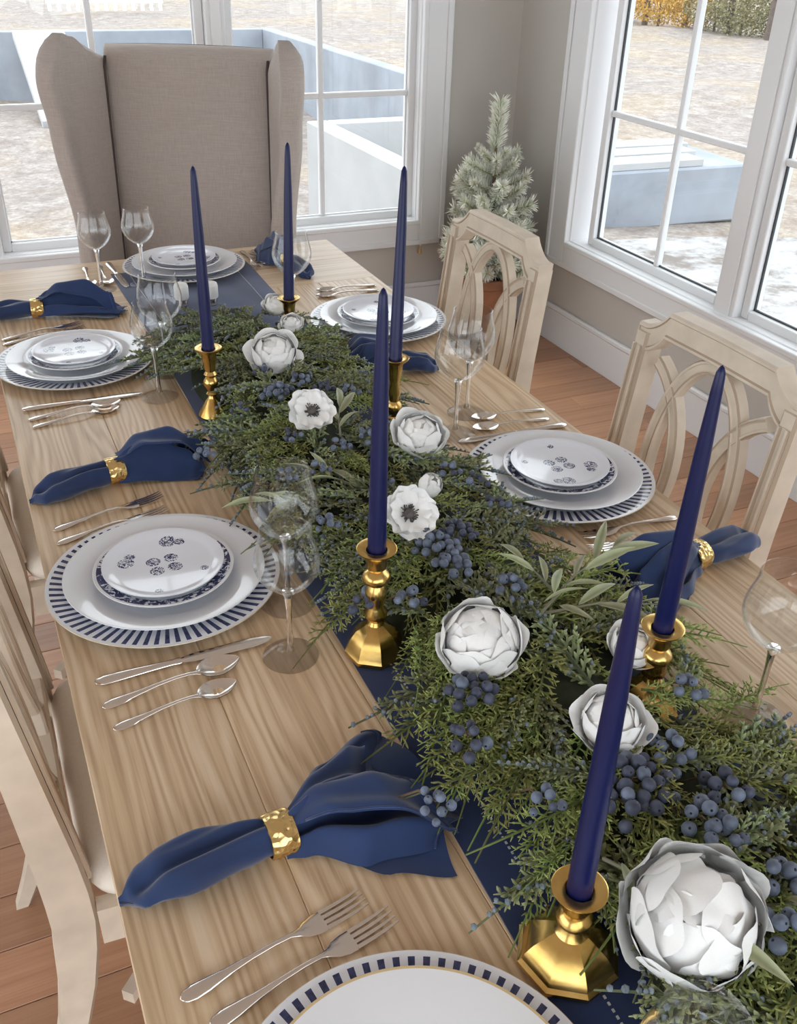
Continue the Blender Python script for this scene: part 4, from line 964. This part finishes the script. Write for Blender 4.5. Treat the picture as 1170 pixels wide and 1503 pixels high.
def garland():
    R = random.Random(21)
    t = thing('evergreen_garland', 'garland of juniper and cedar with blue berries along the table runner', 'garland', (.53, 1.2, T+.003))
    O = Vector(t.location)
    b = B()
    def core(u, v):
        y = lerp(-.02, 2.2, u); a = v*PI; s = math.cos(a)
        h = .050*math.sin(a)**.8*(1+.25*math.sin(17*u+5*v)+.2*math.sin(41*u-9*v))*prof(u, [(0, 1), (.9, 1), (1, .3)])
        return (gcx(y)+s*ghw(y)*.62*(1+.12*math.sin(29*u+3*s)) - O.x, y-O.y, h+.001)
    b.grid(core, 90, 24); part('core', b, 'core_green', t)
    J = [frond(i, .13, .0052, .034, .0046, .0020, 'juniper') for i in range(6)]
    Cd = [frond(40+i, .17, .0058, .040, .0048, .00125, 'cedar') for i in range(6)]
    def place(nm, me, y, s, yaw, pitch, roll, sc, lift):
        x = gcx(y)+s*ghw(y)
        zb = max(lift+ghz(s, y)+.008, .010); L = (.13 if nm[0] == 'j' else .17)*sc
        ob(nm, me, t, (x-O.x, y-O.y, zb), (roll*(.35+.65*min(1, zb/.05)), min(pitch, (zb-.004)/L-.13), yaw), sc)
    cnt = 0
    # juniper: denser towards the far end; cedar: towards the near end
    BLK = list(CPOS)
    for i in (0, 3, 5): BLK += [(CPOS[i][0]-.02*q*1.6, CPOS[i][1]-.045*q) for q in (1, 2)]
    def free(x, y, rad):
        return all((x-a)**2+(y-c)**2 > rad*rad for a, c in BLK)
    def clear(x, y, yaw, L): return all(free(x+q*L*math.cos(yaw), y+q*L*math.sin(yaw), .036) for q in (0, .3, .6, .9))
    tries = 0
    while cnt < 300 and tries < 9000:
        tries += 1
        y = R.uniform(.12, 2.04); 
        if R.random() > prof(y, [(0, .35), (.6, .45), (1.0, .9), (2.2, 1)]): continue
        s = R.uniform(-.80 if y > 1.1 else -.66, .80)
        yaw = (R.gauss(-.25, .75) if s > 0 else PI+R.gauss(.25, .75)) if abs(s) > .25 else R.uniform(0, 2*PI)
        x = gcx(y)+s*ghw(y)
        if not clear(x, y, yaw, .13): continue
        place('juniper_sprig', J[R.randrange(6)], y, s, yaw, R.uniform(-.28, .12)+.18*abs(s), R.uniform(-.5, .5), R.uniform(.75, 1.2), R.uniform(-.006, .012)); cnt += 1
    cnt = tries = 0
    while cnt < 290 and tries < 12000:
        tries += 1
        y = R.uniform(.10, 1.9)
        if R.random() > prof(y, [(0, 1), (.7, 1), (1.0, .42), (2.0, .16)]): continue
        s = R.uniform(-.75 if y > 1.1 else -.64, .80); yaw = (R.gauss(-.75, .5) if s > .1 else (PI+R.gauss(.85, .5)))
        x = gcx(y)+s*ghw(y)
        if not clear(x, y, yaw, .16): continue
        place('cedar_sprig', Cd[R.randrange(6)], y, s, yaw, R.uniform(-.2, .16)+.12*abs(s), R.uniform(-.5, .5), R.uniform(.7, 1.12), R.uniform(-.006, .012)); cnt += 1
    # berries
    def bm(r_, mat):
        b = B(); b.ball((0, 0, 0), r_, 14, 9); b.mi = 1; b.ball((0, 0, r_*.93), r_*.22, 6, 3, .5); return b.mesh('berry', [mat, 'berry_eye'], True)
    BM = [bm(.0072, 'berry'), bm(.0064, 'berry_dark'), bm(.0068, 'berry')]
    CL = [(408, 575, 18, .9), (440, 560, 9, .8), (385, 545, 7, .8), (478, 572, 10, .8), (430, 640, 8, .7), (515, 575, 8, .75), (470, 690, 7, .75), (500, 655, 7, .75), (300, 668, 6, .75), (640, 800, 20, 1.0), (672, 782, 14, .95), (665, 830, 12, 1.0), (600, 880, 6, 1.0), (535, 885, 5, 1.0),
          (748, 862, 9, .95), (730, 740, 7, .8), (660, 690, 7, .8), (690, 1015, 14, 1.0), (688, 1085, 8, 1.0), (640, 1180, 8, .75), (935, 1150, 20, 1.15), (912, 1180, 8, 1.1), (985, 1105, 8, 1.05), (1065, 1160, 7, 1.1), (1030, 1205, 6, 1.1), (1060, 1225, 6, 1.05), (1150, 1290, 6, 1.1), (1160, 1375, 7, 1.1),
          (560, 700, 6, .8), (350, 600, 6, .7), (480, 770, 7, .8), (700, 705, 6, .8), (1010, 1010, 6, .9), (800, 1180, 6, .8), (540, 640, 8, .75), (420, 700, 6, .75)]
    for i, (px, py, n, sc) in enumerate(CL):
        p = at(px, py, T+.088); g = ob('berry_cluster', None, t, p-O); g.empty_display_size = .02
        rad = .0105*sc*n**.5*.62+.004; k_ = R.randrange(3)
        if i in (17, 18): k_ = 1
        for j in range(n):
            a = j*2.39996; rr = rad*math.sqrt((j+.5)/n)
            q = Vector((rr*math.cos(a), rr*math.sin(a)*1.1, .012*sc*(1-(rr/rad)**2)+R.uniform(-.006, .004)))
            ob('berry', BM[k_ if R.random() < .75 else R.randrange(3)], g, q, (R.uniform(-1.2, 1.2), R.uniform(-1.2, 1.2), R.uniform(0, 6)), sc*R.uniform(.82, 1.12))
        b = B(); b.tube([(0, 0, .004), (R.uniform(-.01, .01), .03, -.01), (R.uniform(-.02, .02), .05, -.035)], [.0012, .0014, .0014], 5); part('stalk', b, 'twig', g)
    # olive sprays
    b = B()
    def leaf(u, v):
        s = 2*v-1; w_ = .0062*math.sin(PI*min(max(u, .001), .999)**.85)**.85
        return (.068*u, w_*s, .006*u*(1-u)*2+.0035*abs(s)*math.sin(PI*u)-.010*u*u)
    b.grid(leaf, 10, 4, tipfn=lambda u, v: .25+.7*abs(2*v-1)); LM = b.mesh('leaf', 'olive_leaf', True)
    SP = [(790, 905, .35, .17, 8, .085), (800, 900, -.5, .14, 6, .085), (1120, 1330, -.6, .16, 7, .075), (885, 1260, -1.3, .12, 5, .07), (500, 640, 1.2, .09, 4, .075), (540, 720, 2.4, .09, 4, .07), (815, 870, 1.7, .07, 3, .085), (470, 740, 2.9, .08, 4, .06)]
    for px, py, yaw, L, n, z in SP:
        p = at(px, py, T+z); g = ob('olive_spray', None, t, p-O, (0, -.12, yaw)); g.empty_display_size = .02
        b = B(); b.tube([(0, 0, 0), (L*.5, L*.04, L*.07), (L, L*.02, L*.05)], [.0022, .0016, .0008], 5); part('stem', b, 'olive_stem', g)
        for j in range(n):
            k_ = (j+.8)/n; sd = 1 if j % 2 else -1
            ob('leaf', LM, g, (L*k_, L*.03, L*.06), (R.uniform(-.5, .5), -R.uniform(-.1, .4), sd*R.uniform(.35, .8) if j < n-1 else 0), R.uniform(.75, 1.15))
simple('olive_stem', (.22, .22, .15), .7)
garland()

# ------------------------------------------------------------------ flowers
def petal_mesh(rho, tc, flare, ruf, seed):
    """round petal lying on a unit ball: a disc of angular radius rho centred at polar angle tc from the stalk"""
    r = random.Random(seed); ph = [r.uniform(0, 6.28) for _ in range(5)]; b = B()
    def fn(u, v):
        psi = v*2*PI; edge = 1+.06*math.sin(3*psi+ph[0])+.035*math.sin(7*psi+ph[1]); q = rho*u*edge
        d = Vector((math.sin(q)*math.cos(psi), math.sin(q)*math.sin(psi), math.cos(q)))     # around +z, then tip over to tc
        up = math.cos(psi)*u                                                               # +1 towards the free end
        R_ = 1+flare*max(0, up)**2+ruf*u**3*(.6*math.sin(4*psi+ph[2])+.5*math.sin(7*psi+ph[3]))-.10*max(0, -up)+.05*math.sin(2*psi)**2*u*u
        p = Matrix.Rotation(-(PI-tc), 3, 'Y') @ d
        return p*R_*(-1 if False else 1)
    b.grid(fn, 9, 40, True); return b.mesh('petal', 'petal', True)
def _d(x): return math.radians(x)
PT = {'open': [petal_mesh(_d(46), _d(58), .42, .05, i) for i in range(3)], 'mid': [petal_mesh(_d(48), _d(78), .16, .045, 10+i) for i in range(3)], 'cup': [petal_mesh(_d(46), _d(98), .05, .035, 20+i) for i in range(3)], 'core': [petal_mesh(_d(44), _d(122), .02, .06, 30+i) for i in range(3)],
      'ruffle': [petal_mesh(_d(39), _d(90), .15, .055, 70+i) for i in range(3)], 'cap': [petal_mesh(_d(36), _d(150), .0, .05, 60+i) for i in range(3)], 'frill': [petal_mesh(_d(34), _d(100), .22, .11, 40+i) for i in range(3)], 'frillin': [petal_mesh(_d(36), _d(128), .14, .13, 50+i) for i in range(3)]}
def peony(p, r_, label, layers, tilt, az, seed, group='white peonies'):
    R = random.Random(seed); t = thing('peony', label, 'flower', p, 0, group)
    t.rotation_euler = (Matrix.Rotation(az, 3, 'Z') @ Matrix.Rotation(tilt, 3, 'Y') @ Matrix.Rotation(R.uniform(0, 6), 3, 'Z')).to_euler()
    off = 0
    if layers == 'ball':
        for j in range(34):
            zz = 1-1.62*(j+.5)/34; th = math.acos(zz); q = math.radians(90)
            m = Matrix.Rotation(j*2.39996, 3, 'Z') @ Matrix.Rotation(-(PI/2-th)*-1, 3, 'Y') @ Matrix.Rotation(R.uniform(-.35, .35), 3, 'X')
            s = r_*R.uniform(.80, 1.06)*(1.0+.16*(1-zz)/1.6); ob('petal', PT['ruffle'][R.randrange(3)], t, (0, 0, 0), m.to_euler(), (s, s, s))
        layers = []
    for kind, n, k_ in layers:
        off += .6
        for j in range(n):
            s = r_*k_*R.uniform(.93, 1.06)
            ob('petal', PT[kind][R.randrange(3)], t, (0, 0, r_*.15*(1-k_)), (R.uniform(-.1, .1), R.uniform(-.1, .1), 2*PI*j/n+off+R.uniform(-.12, .12)), (s, s, s*.86))
    b = B(); b.tip = .1; b.ball((0, 0, 0), r_*.34, 12, 8); b.tip = 0.5; part('flower_heart', b, 'petal_core', t)
    b = B(); b.tube([(0, 0, -r_*.84), (0, 0, -r_*1.15)], .003, 6); part('stalk', b, 'olive_stem', t)
GL = [('open', 6, .98), ('mid', 6, .97), ('cup', 6, .92), ('cup', 5, .86), ('core', 5, .82), ('core', 5, .72), ('cap', 4, .74), ('cap', 3, .62)]
RUF = 'ball'
def fl(px, py, z): return at(px, py, T+z)
peony(fl(402, 520, .100), .042, 'globe shaped white peony with berries tucked below, beside the bell footed candlestick', GL, .55, -1.9, 1)
peony(fl(616, 640, .095), .039, 'white cupped peony next to the goblet and teaspoons', GL, .5, -1.4, 2)
peony(fl(706, 944, .095), .046, 'large smooth white peony behind the olive leaves', [('open', 4, .9), ('mid', 6, 1.0), ('cup', 6, .97), ('cup', 5, .92), ('core', 5, .90), ('core', 4, .84), ('cap', 4, .88), ('cap', 3, .78)], .35, -2.2, 3)
peony(fl(1018, 1348, .085), .051, 'big open ruffled white peony beside the octagonal candlestick', RUF, .60, -2.3, 4)
peony(fl(897, 1062, .095), .034, 'white peony partly hidden behind the navy taper', GL, .4, -1.8, 5)
peony(fl(928, 950, .085), .026, 'small white peony at the foot of the candle by the carved chair', GL, .3, -1.5, 6)
peony(fl(405, 448, .085), .026, 'small white peony at the tip of the garland by the salt shakers', GL, .4, -1.8, 7)
peony(fl(428, 476, .075), .022, 'tiny white bloom tucked between the globe peony and a candlestick', GL, .4, -1.8, 8)
def bud(p, r_, label):
    t = thing('rose_bud', label, 'flower', p, 0); t.rotation_euler = (.5, .3, 0)
    for kind, n, k_ in (('cup', 4, 1), ('core', 4, .85)):
        for j in range(n): ob('petal', PT[kind][j % 3], t, (0, 0, 0), (0, 0, 2*PI*j/n+k_*3), (r_*k_, r_*k_, r_*k_*1.15))
    b = B(); b.tube([(0, 0, -r_), (0, 0, -r_*1.6)], .003, 6); part('stalk', b, 'olive_stem', t)
bud(fl(631, 713, .110), .018, 'closed white bud right above the open anemone')
def anemone(p, r_, label, seed, tilt, az):
    R = random.Random(seed); t = thing('anemone', label, 'flower', p)
    t.rotation_euler = (Matrix.Rotation(az, 3, 'Z') @ Matrix.Rotation(tilt, 3, 'Y')).to_euler()
    for L, (n, k_, lift) in enumerate(((6, 1.0, .0), (5, .82, .10))):
        b = B(); ph = R.uniform(0, 6)
        def fn(u, v):
            s = 2*v-1; w_ = .56*math.sin(PI*(.06+.72*u))**.7; rad = u*(1-.10*s*s-.05*math.sin(5*s+ph))
            return (r_*k_*(.08+.92*rad), r_*k_*w_*s, r_*k_*(.30*u*u+.10*s*s*u+.05*math.sin(6*s+ph)*u))
        b.grid(fn, 12, 12); me = b.mesh('petal', 'petal', True)
        for j in range(n): ob('petal', me, t, (0, 0, lift*r_), (0, R.uniform(-.14, .10), 2*PI*j/n+L*.5+R.uniform(-.1, .1)), R.uniform(.92, 1.06))
    b = B(); b.ball((0, 0, r_*.2), r_*.20, 14, 8, .8); part('seed_head', b, 'stamen', t)
    b = B()
    for j in range(46):
        a = R.uniform(0, 6.28); q = r_*R.uniform(.24, .36); b.tube([(q*.5*math.cos(a), q*.5*math.sin(a), r_*.15), (q*math.cos(a), q*math.sin(a), r_*R.uniform(.2, .3))], [.0004, .0011], 4)
    o = part('stamens', b, 'stamen', t); o['kind'] = 'stuff'
    b = B(); b.tube([(0, 0, 0), (0, 0, -r_*.8)], .003, 6); part('stalk', b, 'olive_stem', t)
anemone(fl(457, 605, .112), .040, 'white anemone with dark centre below the globe peony', 4, .75, -1.75)
anemone(fl(598, 756, .115), .040, 'white anemone with dark centre beside the turned candlestick and a bud', 9, .75, -1.55)
